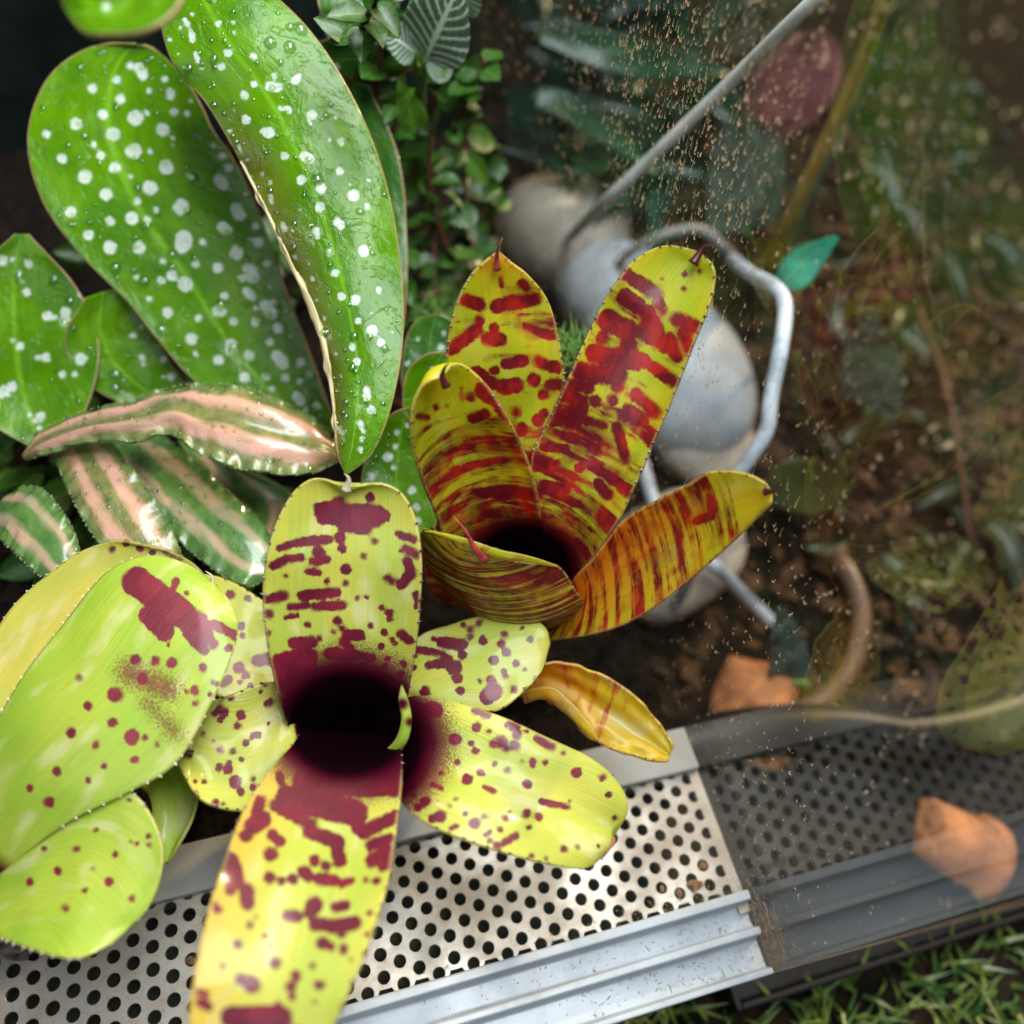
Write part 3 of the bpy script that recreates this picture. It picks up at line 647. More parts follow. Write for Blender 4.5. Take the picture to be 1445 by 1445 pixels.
sheet('leaf', [(750,870,28),(762,805,52),(757,740,66),(750,650,80),(772,600,87),(800,540,96),(845,440,107),(868,402,112),(893,370,115),(935,348,118),(985,354,119)],
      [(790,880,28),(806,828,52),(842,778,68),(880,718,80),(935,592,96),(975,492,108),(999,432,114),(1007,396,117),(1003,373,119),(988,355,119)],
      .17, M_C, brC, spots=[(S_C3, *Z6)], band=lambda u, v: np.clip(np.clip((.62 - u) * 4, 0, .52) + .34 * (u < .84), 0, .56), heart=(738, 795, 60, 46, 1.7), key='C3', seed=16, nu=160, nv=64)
sheet('leaf', [(795,840,52),(812,816,60),(840,787,68),(880,737,78),(930,706,86),(970,686,92),(1000,668,96),(1040,668,99),(1075,681,101),(1090,692,101)],
      [(765,905,36),(830,896,50),(880,881,58),(930,851,67),(980,811,76),(1030,766,87),(1066,730,95),(1085,710,100),(1091,694,101)],
      .14, M_C4, brC, band=lambda u, v: np.clip((.90 - u) * 5, 0, .47), warm=lambda u, v: .9 * np.clip((.72 - u) / .3, 0, 1) * np.clip(1.15 - v, 0, 1), key='C4', seed=17, nu=150, nv=56,
      spots=[([(1000,700,1005,730,6),(985,735,1000,728,7)], 1, (0, 0))])
sheet('leaf', [(715,890,26),(645,852,44),(606,802,58),(594,764,67),(597,748,72),(615,755,74),(640,763,76),(652,768,77)],
      [(775,890,26),(812,868,44),(823,852,54),(812,832,60),(788,800,68),(740,793,71),(700,786,74),(674,776,76),(656,769,77)],
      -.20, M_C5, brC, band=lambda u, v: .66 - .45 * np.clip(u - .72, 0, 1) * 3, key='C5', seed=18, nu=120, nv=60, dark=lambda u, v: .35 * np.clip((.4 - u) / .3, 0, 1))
# the rolled-over lip of that leaf shows its yellow inside
sheet('leaf_lip', [(597,748,72.3),(640,764,76.3),(700,787,74.4),(745,794,71.5),(790,801,68.4)], [(606,748,74),(650,757,78),(705,776,77),(750,786,74),(790,800,69)],
      -.2, M_C, LEAVES['C5']['obj'], band=lambda u, v: .25 + 0 * u, key='C5lip', seed=19, nu=60, nv=12)
sheet('leaf', [(690,878,24),(612,838,40),(598,800,48),(598,770,54),(608,744,58)], [(720,874,24),(690,864,40),(664,832,48),(642,792,54),(611,745,58)],
      .1, M_C, brC, band=lambda u, v: .7 + 0 * u, dark=lambda u, v: .25 + 0 * u, key='C6', seed=20, nu=70, nv=36)
sheet('leaf', [(735,962,34),(762,938,40),(800,940,42),(850,955,42),(890,980,40),(925,1015,38),(944,1045,36),(947,1064,35)],
      [(735,985,30),(765,985,31),(800,1008,32),(830,1040,33),(870,1058,34),(915,1071,35),(938,1072,35),(946,1067,35)],
      .22, M_C7, brC, band=lambda u, v: np.clip(.44 - .2 * u, 0, 1), key='C7', seed=21, nu=110, nv=44, warm=lambda u, v: .5 * np.clip(1 - u * 1.6, 0, 1), fold=(.5, 2.2), wave=(.7, 4, 0))
sheet('leaf_fold', [(735,975,35),(775,970,37),(805,990,37),(830,1020,36),(845,1045,35)], [(742,990,29),(770,985,30.5),(800,1008,31.5),(830,1040,32.5),(846,1048,34)],
      -.25, M_C7, LEAVES['C7']['obj'], band=lambda u, v: .3 + 0 * u, key='C7f', seed=22, nu=60, nv=20, warm=lambda u, v: .5 * np.clip(1 - u * 1.4, 0, 1))
for k, sz in (('C1', .6), ('C2', .5), ('C3', .65), ('C4', .6), ('C5', .4), ('C7', .5)): spines(k, M_spine_red if k in ('C4', 'C7') else M_spine, sz, 2.5, start=.48 if k in ('C2', 'C3', 'C1') else .25)
tip_spine('C1', [(701,380,113),(701,362,116),(703,350,119),(709,336,121)], M_spine_red, .9)
tip_spine('C2', [(630,545,105),(624,532,107),(627,520,109),(634,512,111)], M_spine, 1.1)
tip_spine('C3', [(978,372,117.5),(988,356,119.5),(996,347,121),(1010,347,122)], M_spine, 1.3)
tip_spine('C4', [(1080,694,100),(1091,693,101.5),(1103,692,103)], M_spine, .9)
tip_spine('C5', [(684,790,74),(668,770,78),(656,748,82),(640,729,84)], M_spine_red, 1.25)

# ------------------------------------------------------------------ begonias
bg_label = 'polka-dotted begonia with glossy green wing-shaped leaves behind the bromeliads'
brD = empty('begonia', (-20, 200, -6), bg_label, 'begonia')
sheet('leaf', [(280,-60,127),(233,-8,124),(228,40,120),(245,92,116),(290,146,111),(340,230,104),(376,300,98),(420,400,90),(458,500,82),(470,570,77),(476,640,71),(487,670,68)],
      [(300,-66,127),(370,-22,127),(440,46,122),(500,140,113),(540,240,104),(562,340,95),(570,460,86),(556,560,78),(528,636,71),(491,670,68)],
      -.07, M_D, brD, spots=[(S_D2, *D1z), (S_D2b, *D4z)], warm=lambda u, v: .75 * np.clip((.34 - v) / .22, 0, 1) * np.clip(u * 5 - 1.2, 0, 1), wave=(1.1, 5, -1), key='D2', seed=30, nu=170, nv=70)
M_rim = plain('cream_leaf_edge', (.40, .34, .17), .45, 0, 200, .15)
sheet('rolled_edge', [(338,228,104.3),(374,300,98.3),(410,380,91.8),(432,428,88),(452,488,83.2),(466,560,78),(474,620,73)], [(341,228,104.6),(379,300,98.8),(417,380,92.6),(443,428,88.8),(462,490,83.8),(471,560,78.4),(475,620,73.2)],
      -.3, M_rim, LEAVES['D2']['obj'], nu=70, nv=8, thick=.5, key='D2rim', wave=(.5, 5, 0))
sheet('leaf', [(190,64,99),(125,66,97),(66,110,93),(38,190,87),(58,280,79),(112,358,71),(178,424,63),(217,473,58),(268,532,50),(350,590,45),(430,612,43),(475,609,43)],
      [(195,63,99),(228,77,98),(262,112,96),(285,150,93),(300,182,90),(330,225,86),(365,300,78),(400,400,67),(440,505,54),(475,606,43)],
      .05, M_D, brD, spots=[(S_D1, *D1z), (S_D1b, *D4z)], key='D1', seed=31, nu=170, nv=80, fold=(.22, 2.3))
sheet('leaf', [(255,-60,166),(255,-8,165),(236,20,164),(212,40,163),(180,47,162),(120,45,160),(88,10,159)], [(130,-90,166),(110,-62,164),(92,-32,162),(86,0,160)], .05, M_D, brD, key='D3', seed=32, nu=60, nv=36,
      spots=[([(150,10,6),(120,-20,7)], 1, (0, 0))])
sheet('leaf', [(120,420,62),(90,480,54),(120,540,46),(200,580,40),(280,600,37)], [(180,400,64),(215,460,55),(240,510,48),(265,550,42),(282,598,37)], .05, M_D, brD, key='D0', seed=33, nu=60, nv=40,
      spots=[([(62,480,16),(100,440,12),(100,585,16),(205,595,18),(110,615,10),(240,675,20),(205,680,10)], *D4z)])
sheet('leaf', [(20,330,70),(-50,400,62),(-70,500,54),(-20,590,46),(60,640,40)], [(40,330,70),(110,410,60),(140,490,52),(120,580,44),(64,642,40)], .05, M_D, brD, key='D10', seed=34, nu=90, nv=50,
      spots=[([(random.uniform(-20, 125), random.uniform(360, 620), random.uniform(3, 9)) for _ in range(36)], 1, (0, 0))])
sheet('leaf', [(585,600,48),(566,540,56),(572,480,63),(590,450,67),(616,443,69)], [(640,600,48),(660,540,56),(655,490,62),(648,458,67),(619,443,69)], -.05, M_D_dark, brD, key='D4', seed=35, nu=60, nv=36,
      spots=[([(626,470,4),(622,490,5),(590,478,3),(575,512,4)], 1, (0, 0))])
sheet('leaf', [(610,640,52),(574,590,60),(568,555,64),(576,522,68),(598,502,71),(626,497,72)], [(670,640,52),(665,570,62),(652,518,70),(629,497,72)], .06, M_D, brD, key='D5', seed=36, nu=60, nv=36,
      spots=[([(604,545,4),(610,520,3),(600,555,3)], 1, (0, 0))])
sheet('leaf', [(545,770,44),(512,700,48),(514,650,52),(526,615,56),(548,588,60),(580,574,62)], [(612,750,44),(626,700,48),(622,640,55),(604,592,60),(583,574,62)], .06, M_D, brD, key='D6', seed=37, nu=70, nv=44,
      spots=[([(548,645,7),(558,630,4),(524,672,6),(560,610,4),(590,625,3),(582,692,6),(588,715,6),(590,735,5),(555,660,4),(575,600,4),(600,660,4)], 1, (0, 0))])
sheet('leaf', [(480,110,96),(520,240,84),(540,390,71),(548,480,62),(553,545,57)], [(520,120,99),(562,220,89),(574,330,77),(573,430,67),(557,545,57)], -.06, M_D_dark, brD, key='D7', seed=38, nu=60, nv=30)  # leaf in shade; its dimness is put into the darker leaf colour
sheet('leaf', [(430,66,108),(490,48,110),(545,66,107),(592,88,102)], [(440,118,98),(500,124,96),(552,112,98),(594,92,102)], -.1, M_D_dark, brD, key='D8', seed=39, nu=60, nv=30,
      warm=lambda u, v: .9 * np.clip((v - .68) / .15, 0, 1), spots=[([(474,95,6)], 1, (0, 0))])
sheet('leaf', [(446,-30,124),(450,10,120),(468,36,116),(495,40,115)], [(545,-30,124),(540,4,120),(522,30,117),(498,40,115)], .06, M_D_dark, brD, key='D9', seed=40, nu=40, nv=26)
for k, bx in (('D2', (-40, 230)), ('D1', (-55, 215)), ('D0', (-70, 200)), ('D10', (-105, 200)), ('D4', (15, 190)), ('D5', (10, 170)), ('D6', (0, 150)), ('D7', (5, 240)), ('D8', (5, 260)), ('D9', (10, 270))):
    d = LEAVES[k]; i = int(len(d['Lp']) * (.24 if k in ('D1', 'D2') else .05)); p = (d['G'][i, d['G'].shape[1] // 2] - d['n'][i] * 1.2)
    q = np.array([bx[0], bx[1], -8.0])
    tube('petiole', [p, p * .7 + q * .3 + np.array([0, 6, -3.0]), p * .3 + q * .7 + np.array([0, 4, 0]), q], 1.3, 1.9, M_stem, d['obj'])

_p = LEAVES['D3']['G'][2, 18]
tube('petiole', [_p, _p + np.array([-4, 25, 25.0]), np.array([-30, 250, 226.0]), np.array([-30, 337, 222.0])], 1.3, 1.9, M_stem, LEAVES['D3']['obj'])

# ------------------------------------------------------------------ earth stars (flat rosettes)
brE = empty('earth_star', (-62, 130, -6), 'pink-striped earth star plant with wet crinkled leaves under the begonia', 'earth star')
sheet('leaf', [(30,640,42),(60,606,48),(120,580,53),(180,565,56),(230,549,58),(290,540,59),(350,548,60),(400,568,59),(440,590,57),(492,640,53)],
      [(35,650,42),(70,640,48),(130,622,53),(200,622,56),(240,612,57),(280,640,57),(330,660,57),(390,668,56),(440,668,55),(490,645,53)],
      -.10, M_E, brE, key='E1', seed=50, nu=140, nv=50, wave=(.8, 9, 0), fold=(.6, 2.5))
sheet('leaf', [(110,590,32),(200,600,36),(270,645,39),(330,700,40),(375,745,40),(402,795,38)], [(100,650,32),(180,690,37),(240,752,39),(300,803,39),(350,828,39),(398,802,38)],
      -.08, M_E2, brE, key='E2', seed=51, nu=120, nv=44, wave=(.7, 8, 0))
sheet('leaf', [(110,560,38),(180,652,47),(216,700,48),(241,745,47),(259,790,45),(262,828,43)], [(60,600,38),(100,700,47),(145,775,47),(200,825,45),(258,832,43)],
      -.08, M_E, brE, key='E3', seed=52, nu=100, nv=44, wave=(.7, 7, 0))
sheet('leaf', [(250,620,33),(300,700,33),(345,742,32),(362,785,30)], [(330,660,36),(402,690,36),(412,722,34),(365,787,30)], .1, M_E2, brE, key='E4', seed=53, nu=60, nv=30, dark=lambda u, v: .4 + 0 * u)
sheet('leaf', [(20,690,38),(60,690,44),(100,740,46),(120,800,44)], [(-20,740,38),(20,780,44),(70,820,45),(118,806,44)], -.08, M_E2, brE, key='E5', seed=54, nu=60, nv=30, wave=(.7, 6, 0))
M_spine_green = plain('green_spine', (.22, .22, .10), .5)
for k in ('E1', 'E2', 'E3', 'E5'): spines(k, M_spine_green, .38, 1.1, start=.05)

# ------------------------------------------------------------------ small-leaved plants at the back
def leaf_mesh(name, mat, aspect, curl=.12, pointed=.7, nu=18, nv=9):
    u = np.linspace(0, 1, nu); v = np.linspace(-1, 1, nv)
    w = aspect * .5 * np.sin(np.pi * u ** pointed) ** .8; w[0] = .02; w[-1] = .004
    gu, gv = np.meshgrid(u, v, indexing='ij')
    X = gu; Y = gv * w[:, None]; Z = curl * (-(gu - .2) ** 2 * .9 + gv ** 2 * .35 * w[:, None] / aspect * 2) + .01 * np.sin(gu * 14) * gv
    top = np.stack([X, Y, Z], 2).reshape(-1, 3); bot = top - np.array([0, 0, .02])
    V = np.vstack([top, bot]); M = nu * nv
    F = [grid_faces(nu, nv, 0, True), grid_faces(nu, nv, M, False)]
    me = mesh_from(name, V / MM, np.vstack(F), mat)
    m3 = np.stack([gu.ravel(), gv.ravel() * .5 + .5, 0 * gu.ravel()], 1)
    lp = np.stack([X.ravel() * 10, Y.ravel() * 10, 0 * gu.ravel()], 1)
    attr(me, 'm3', np.vstack([m3, m3])); attr(me, 'lp', np.vstack([lp, lp]))
    return me
MG = [leaf_mesh('creeper_leaf', M_G, .62, .25), leaf_mesh('creeper_leaf', M_G, .8, .12, .8), leaf_mesh('creeper_leaf', M_Gl, .5, .3)]
MF = leaf_mesh('net_leaf', M_F, .72, .2, .72, 26, 13)
def place_leaf(mesh, base, tip, parent, roll=0.0, up=(0, 0, 1), name='leaf'):
    b = Vector(base); x = Vector(tip) - b; L = x.length; x.normalize()
    z = Vector(up) - x * Vector(up).dot(x); z.normalize(); y = z.cross(x)
    rot = Matrix((x, y, z)).transposed() @ Matrix.Rotation(roll, 3, 'X')
    o = bpy.data.objects.new(name, mesh); COL.objects.link(o)
    o.parent = parent
    o.matrix_basis = Matrix.Translation((b - Vector(parent.location) / MM) * MM) @ rot.to_4x4() @ Matrix.Scale(L * MM, 4)
    return o
TOCAM = lambda p: (Vector(CP) - Vector(p)).normalized()

# creeping fig: stems with small oval leaves
G = empty('creeping_fig', (30, 230, -6), 'creeping fig with small oval leaves on thin brown stems behind the begonia', 'creeping fig')
stems = [[(612,470,20),(612,330,45),(606,230,66),(612,130,88)], [(525,190,80),(532,120,98),(540,60,112),(543,25,120)], [(650,460,20),(640,370,38),(620,320,50),(625,270,60)],
         [(690,470,10),(680,380,30),(660,300,48),(655,210,68)], [(575,470,30),(570,360,52),(560,250,74),(556,150,95)], [(700,340,25),(690,260,48),(675,210,62)], [(640,190,72),(660,140,84),(685,85,98)],
         [(500,60,128),(520,20,138),(540,-20,148)], [(590,420,30),(640,400,34),(670,340,42)]]
gl = [((548,165,86),(576,128,98),2),((588,185,82),(566,120,98),2),((596,110,96),(640,46,112),2),((622,152,80),(655,112,90),0),((650,118,88),(690,82,98),0),((660,192,70),(702,200,66),1),((655,215,66),(690,262,58),2),
      ((540,40,116),(520,60,112),0),((540,36,117),(562,16,124),0),((543,25,120),(552,4,127),2),((530,110,100),(508,85,106),0),((545,150,92),(530,190,84),0)]
for s in stems:
    pts = [at(*p) for p in s]
    tube('stem', pts, 1.0, .6, M_stem, G, 7, 20)
    C = spline(pts, 30)
    for k in range(2, 30, 3):
        p = C[k]; side = random.choice((-1, 1)); a = random.uniform(0, 6.28)
        dirv = np.array([math.cos(a), math.sin(a) - .3, random.uniform(-.3, .5)]); dirv /= np.linalg.norm(dirv)
        L = random.uniform(5.5, 10.5)
        place_leaf(random.choice(MG[:2]), p, p + dirv * L, G, random.uniform(-.5, .5), up=tuple(np.array([0, -.4, 1.0]) + rng.normal(0, .35, 3)))
for b, t_, m in gl:
    p = at(*b); q = at(*t_); place_leaf(MG[m], p, q, G, random.uniform(-.3, .3), up=tuple(TOCAM(p) + Vector((0, 0, .6))))
for k in range(70):
    x = random.uniform(545, 720); y = random.uniform(200, 470); z = 46 - (y - 300) * .12 + random.uniform(-14, 16)
    p = at(x, y, z); a = random.uniform(0, 6.28)
    place_leaf(random.choice(MG[:2]), p, p + np.array([math.cos(a), math.sin(a), random.uniform(-.2, .5)]) * random.uniform(6, 11), G, random.uniform(-.5, .5), up=tuple(np.array([0, -.6, 1.0]) + rng.normal(0, .3, 3)))

G2 = empty('creeping_fig', (-95, 150, -6), 'creeping fig carpeting the soil around the striped earth star', 'creeping fig')
for k in range(150):
    x = random.uniform(-30, 430); y = random.uniform(340, 860); z = random.uniform(-2, 20)
    p = at(x, y, z); a = random.uniform(0, 6.28)
    if p[1] < 40: continue
    place_leaf(random.choice(MG[:2]), p, p + np.array([math.cos(a), math.sin(a), random.uniform(-.2, .5)]) * random.uniform(8, 15), G2, random.uniform(-.5, .5), up=tuple(np.array([0, -.5, 1.0]) + rng.normal(0, .3, 3)))
for k in range(9):
    q = np.array([random.uniform(-130, -40), random.uniform(70, 200), -5.0]); e = q + np.array([random.uniform(-30, 30), random.uniform(-30, 30), 16.0])
    tube('stem', [q, (q + e) / 2 + np.array([0, 0, 6.0]), e], 1.0, .6, M_stem, G2, 7, 14)

Fp = empty('nerve_plant', (42, 262, -6), 'nerve plant with white net-veined leaves at the back of the terrarium', 'nerve plant')
fl = [((600,84,106),(645,-18,130),1.0),((586,74,108),(540,40,117),1.0),((600,82,106),(645,102,99),1.0),((600,60,104),(585,10,118),1.0),((560,30,112),(535,0,122),1),((480,50,104),(455,15,112),1),((560,100,98),(530,75,106),1),((650,10,112),(672,-30,124),1),((690,330,28),(670,360,22),1),((520,140,90),(548,170,84),1)]
for b, t_, w in fl:
    p = at(*b); q = at(*t_); place_leaf(MF, p, q, Fp, random.uniform(-.15, .15), up=tuple(TOCAM(p) + Vector((0, 0, .35))))
base = at(600, 78, 97)
for b, t_, w in fl[:8]:
    tube('stem', [np.array([42 + random.uniform(-15, 10), 262 + random.uniform(-8, 20), -7.0]), (at(*b) * .5 + np.array([42, 262, 10]) * .5), at(*b)], 1.1, .7, M_gstem, Fp, 7, 16)

# moss tuft beside the banded bromeliad
M_moss = plain('moss', (.10, .22, .03), .8, 0, 400, .4)
def moss(px, py, z, n, spread, h):
    c = at(px, py, z); V = []; F = []
    for i in range(n):
        p = c + np.array([rng.normal(0, spread), rng.normal(0, spread), 0]); a = random.uniform(0, 6.28); L = h * random.uniform(.5, 1.2); w = .45
        d = np.array([math.cos(a) * .6, math.sin(a) * .6, 1.0]); s = np.array([-math.sin(a), math.cos(a), 0]) * w
        k = len(V); V += [p - s, p + s, p + d * L * .6 + s * .6, p + d * L * .6 - s * .6, p + d * L + np.array([math.cos(a), math.sin(a), -.2]) * L * .3]
        F += [(k, k + 1, k + 2, k + 3), (k + 3, k + 2, k + 4)]
    return V, F
V, F = [], []
for a in ((805,510,60,90,4,9), (640,470,40,60,6,8), (660,430,30,60,6,8), (700,520,20,80,8,8)):
    v, f = moss(*a); k = len(V); V += v; F += [tuple(i + k for i in q) for q in f]
o = put('moss', mesh_from('moss', V, F, M_moss, False)); tag(o, 'tufts of green moss growing behind the banded bromeliad', 'moss', None, 'stuff')

# ------------------------------------------------------------------ outside the pane
GZ = -60.0
def ground_mat():
    t = NT('leaf_litter'); p = t.pos()
    n1 = t.noise(p, 12, 5, .6); n2 = t.noise(p, 90, 6, .7, .5); n3 = t.noise(p, 9, 4)
    c = t.mix(t.ramp(n2, .35, .7), (.004, .004, .002), (.030, .017, .010))
    c = t.mix(t.ramp(n1, .48, .66, 0, .8), c, (.006, .013, .006))
    c = t.mix(t.ramp(n3, .60, .72, 0, .7), c, (.028, .009, .007))
    return t.done(t.bsdf(c, .8, 0, t.bump(n2, .004, .8), 0, .1, .08))
M_ground = ground_mat()
def ground():
    n = 140; X = np.sign(np.linspace(-1, 1, n)) * np.abs(np.linspace(-1, 1, n)) ** 2.2 * 3000 + 200
    Y = np.sign(np.linspace(-1, 1, n)) * np.abs(np.linspace(-1, 1, n)) ** 2.2 * 3000 + 150
    gx, gy = np.meshgrid(X, Y, indexing='ij')
    Z = GZ + rng.normal(0, 1.2, gx.shape) + 3 * np.sin(gx * .02) * np.sin(gy * .024)
    o = put('ground', mesh_from('ground', np.stack([gx, gy, Z], 2).reshape(-1, 3), grid_faces(n, n), M_ground))
    tag(o, 'dark leaf-littered ground outside the terrarium', None, None, 'structure')
ground()
# the terrarium stands on a bench whose edge stays under the vent
M_bench = plain('dark_timber', (.03, .02, .012), .6, 0, 40, .4)
bench = empty('bench', (-40, 150, -60), 'dark timber bench under the terrarium', 'bench')
box('bench_top', (-270, -18, -24), (GX - 4, 345, -16.2), M_bench, bench)
for bx, by in ((-250, 0), (60, 0), (-250, 320), (60, 320)): box('leg', (bx - 8, by - 8, -64), (bx + 8, by + 8, -24.1), M_bench, bench)

def turf():
    nb = 9000
    x = rng.uniform(-180, 330, nb); y = rng.uniform(-210, 40, nb)
    keep = (y < -12) & ~((x > 66) & (y > -50)); x, y = x[keep], y[keep]; nb = len(x)
    a = rng.uniform(0, 6.283, nb); L = rng.uniform(9, 20, nb); w = rng.uniform(.5, 1.0, nb); lean = rng.uniform(.35, 1.1, nb)
    d = np.stack([np.cos(a) * lean, np.sin(a) * lean, np.ones(nb)], 1); d /= np.linalg.norm(d, axis=1)[:, None]
    s = np.stack([-np.sin(a), np.cos(a), 0 * a], 1) * w[:, None]
    p = np.stack([x, y, np.full(nb, GZ - 1)], 1)
    m1_ = p + d * (L * .55)[:, None]; tip = p + d * L[:, None] + np.stack([np.cos(a), np.sin(a), -.5 + 0 * a], 1) * (L * .3)[:, None]
    V = np.stack([p - s, p + s, m1_ + s * .8, m1_ - s * .8, tip], 1).reshape(-1, 3)
    k = np.arange(nb) * 5
    F = [tuple(q) for q in np.stack([k, k + 1, k + 2, k + 3], 1).tolist()] + [tuple(q) for q in np.stack([k + 3, k + 2, k + 4], 1).tolist()]
    t = NT('artificial_turf'); n = t.noise(t.pos(), 160, 2)
    c = t.mix(t.ramp(n, .35, .65), (.03, .10, .02), (.16, .22, .04))
    o = put('turf', mesh_from('turf', V, F, t.done(t.leafmix(t.bsdf(c, .4), c, .25)), False))
    tag(o, 'green artificial turf below the door track', 'turf', None, 'stuff')
turf()
M_tray = plain('black_tray', (.005, .005, .006), .5, 0, 70, .4, spec=.2)  # added dark tray, so the vent's reflection shows clearly in the pane
tray = empty('dark_tray', (130, 0, GZ), 'black tray added to keep the ground dark at the foot of the side pane', 'tray')
box('tray_floor', (79, -46, GZ - 2), (235, 22, GZ + 6), M_tray, tray, 1)
for lo, hi in (((79, -48, GZ - 2), (235, -46.1, GZ + 14)), ((79, 22.1, GZ - 2), (235, 24, GZ + 14)), ((77, -48, GZ - 2), (78.9, 24, GZ + 14)), ((235.1, -48, GZ - 2), (237, 24, GZ + 14))): box('tray_wall', lo, hi, M_tray, tray, .6)

import bmesh
def stone(px, py, z, size, mat, label, rot=0.0, seed=0, name='stone'):
    bm = bmesh.new(); bmesh.ops.create_icosphere(bm, subdivisions=4, radius=1)
    r_ = np.random.default_rng(seed); k = r_.normal(0, 1.6, (6, 3)); ph = r_.uniform(0, 6, 6)
    for v in bm.verts:
        c = np.array(v.co); f = 1 + .05 * sum(math.sin(k[i] @ c + ph[i]) for i in range(6))
        v.co = Vector(c * f * np.array(size) * MM)
    for f in bm.faces: f.smooth = True
    me = bpy.data.meshes.new(name); bm.to_mesh(me); bm.free(); me.materials.append(mat)
    o = bpy.data.objects.new(name, me); COL.objects.link(o)
    o.location = Vector(at(px, py, z)) * MM; o.rotation_euler = (.15, .1, rot)
    tag(o, label, 'stone', 'grey stones outside the pane'); return o
M_stone = plain('grey_stone', (.42, .45, .50), .55, 0, 60, .2, .0006)
M_stone2 = plain('warm_stone', (.36, .31, .26), .6, 0, 60, .25, .0006)
stone(935, 530, -34, (34, 46, 30), M_stone, 'largest pale grey stone outside the pane, behind the broad banded leaf', .3, 1)
stone(862, 420, -36, (26, 32, 24), M_stone, 'middle-sized bluish grey stone beside the largest stone', .9, 2)
stone(795, 335, -34, (30, 30, 28), M_stone2, 'rounded brownish grey stone at the end of the thin wire', .1, 3)
stone(940, 790, -46, (40, 24, 14), M_stone2, 'flat brown stone lying under the right-pointing banded leaf', .4, 4)
stone(1000, 640, -44, (24, 20, 14), M_stone2, 'small brown stone between the bent cable and the largest stone', .2, 5)

M_cable = plain('grey_cable', (.48, .52, .60), .42, 0, 120, .35)
M_wire = plain('thin_grey_wire', (.55, .56, .56), .45, 0, 80, .2)
o = tube('wire', [at(*p) for p in ((1330,-170,168),(1150,0,140),(1035,112,110),(920,222,78),(850,288,56),(810,330,20),(800,340,-28))], 2.0, 2.0, M_wire, None, 12, 60)
tag(o, 'thin straight grey wire running down to the stones outside the pane', 'wire')
o = tube('wire', [at(*p) for p in ((856,392,-34),(880,364,-6),(915,340,8),(950,327,14),(990,324,14),(1025,352,4),(1060,395,-30),(1080,430,-58))], 2.0, 2.0, plain('dull_wire', (.20, .21, .21), .5, 0, 80, .3), None, 12, 60)
tag(o, 'dull grey wire arching behind the tallest banded leaf', 'wire')
o = tube('cable', [at(*p) for p in ((1020,352,-55),(1042,372,20),(1062,388,48),(1092,404,60),(1108,432,62),(1102,490,58),(1088,560,50),(1080,612,44),(1042,668,32),(1010,712,20),(985,780,0),(960,840,-30),(930,880,-55))], 2.4, 2.4, M_cable, None, 14, 120)
tag(o, 'thick bent pale grey cable looping outside the pane', 'cable')
o = tube('cable', [at(*p) for p in ((880,590,-50),(905,650,-30),(925,715,-22),(960,770,-20),(1010,800,-25),(1050,840,-45),(1090,880,-58))], 2.6, 2.6, M_cable, None, 12, 60)
tag(o, 'short pale cable passing under the right-pointing banded leaf', 'cable')
M_hose = plain('black_hose', (.006, .0065, .008), .42, 0, 60, .3, spec=.25)
o = tube('hose', [at(*p) for p in ((880,1085,-56),(950,1058,-50),(1020,1040,-47),(1100,1030,-46),(1190,1030,-46),(1290,1040,-47),(1420,1010,-50),(1500,960,-54))], 9.0, 9.0, M_hose, None, 18, 70)
tag(o, 'thick black hose lying outside along the pane foot', 'hose')
o = tube('hose', [at(*p) for p in ((1060,1010,-56),(1110,1010,-50),(1165,985,-47),(1205,930,-46),(1215,860,-46),(1190,800,-48),(1140,760,-56))], 4.0, 4.0, plain('brown_hose', (.10, .055, .035), .35, 0, 60, .3), None, 16, 60)
tag(o, 'thin brown hose curving in an arc above the black hose', 'hose')

def lathe(prof, n=36):
    V = []; F = []
    for r, z in prof:
        for j in range(n): V.append((r * math.cos(j * 6.28318 / n), r * math.sin(j * 6.28318 / n), z))
    for i in range(len(prof) - 1):
        for j in range(n):
            k = (j + 1) % n; F.append((i * n + j, i * n + k, (i + 1) * n + k, (i + 1) * n + j))
    return V, F
M_terra = plain('terracotta', (.40, .15, .055), .8, 0, 70, .45, .0012)
def pot(px, py, z, s, rx, rz, label):
    V, F = lathe([(.01, 0), (15, 0), (16, 1), (21, 30), (24, 30.5), (24.5, 38), (23, 39), (21.5, 38), (19.5, 30), (14, 3), (.01, 2.5)])
    o = put('plant_pot', mesh_from('plant_pot', np.array(V) * s, F, M_terra)); o.location = Vector(at(px, py, z)) * MM; o.rotation_euler = (rx, 0, rz)
    tag(o, label, 'pot', 'terracotta pots outside'); return o
pot(1078, 940, -50, .85, 2.2, -.5, 'small terracotta pot tipped over behind the black hose')
pot(1300, 1165, -52, .66, 1.9, .9, 'terracotta pot lying on its side in front of the black hose')

M_teal = plain('teal_leaf', (.02, .26, .17), .4, 0, 60, .3)
M_redleaf = plain('wet_red_leaf', (.11, .035, .034), .10, 0, 40, .5, .012, bscale=110)
M_paleleaf = plain('wet_pale_leaf', (.06, .085, .06), .10, 0, 40, .5, .012, bscale=110)
M_olive = plain('olive_leaf', (.045, .05, .012), .4, 0, 40, .4)
M_darkgreen = plain('dark_strap_leaf', (.015, .06, .03), .35, 0, 40, .4)
def outleaf(L, R, mat, name, label, cat, sag=.1, fold=(0, 0), stem=None, thick=.8):
    root = empty(name, at(*stem) if stem else at(L[0][0], L[0][1], GZ), label, cat)
    sheet('blade', L, R, sag, mat, root, nu=60, nv=30, thick=thick, fold=fold, key=label)
    p = LEAVES[label]['G'][0, 15]
    q = np.array(root.location) / MM
    tube('stem', [p, p * .6 + q * .4 + np.array([4, 0, 6.0]), q], 1.1, 1.5, M_gstem, root, 8, 16)
    return root
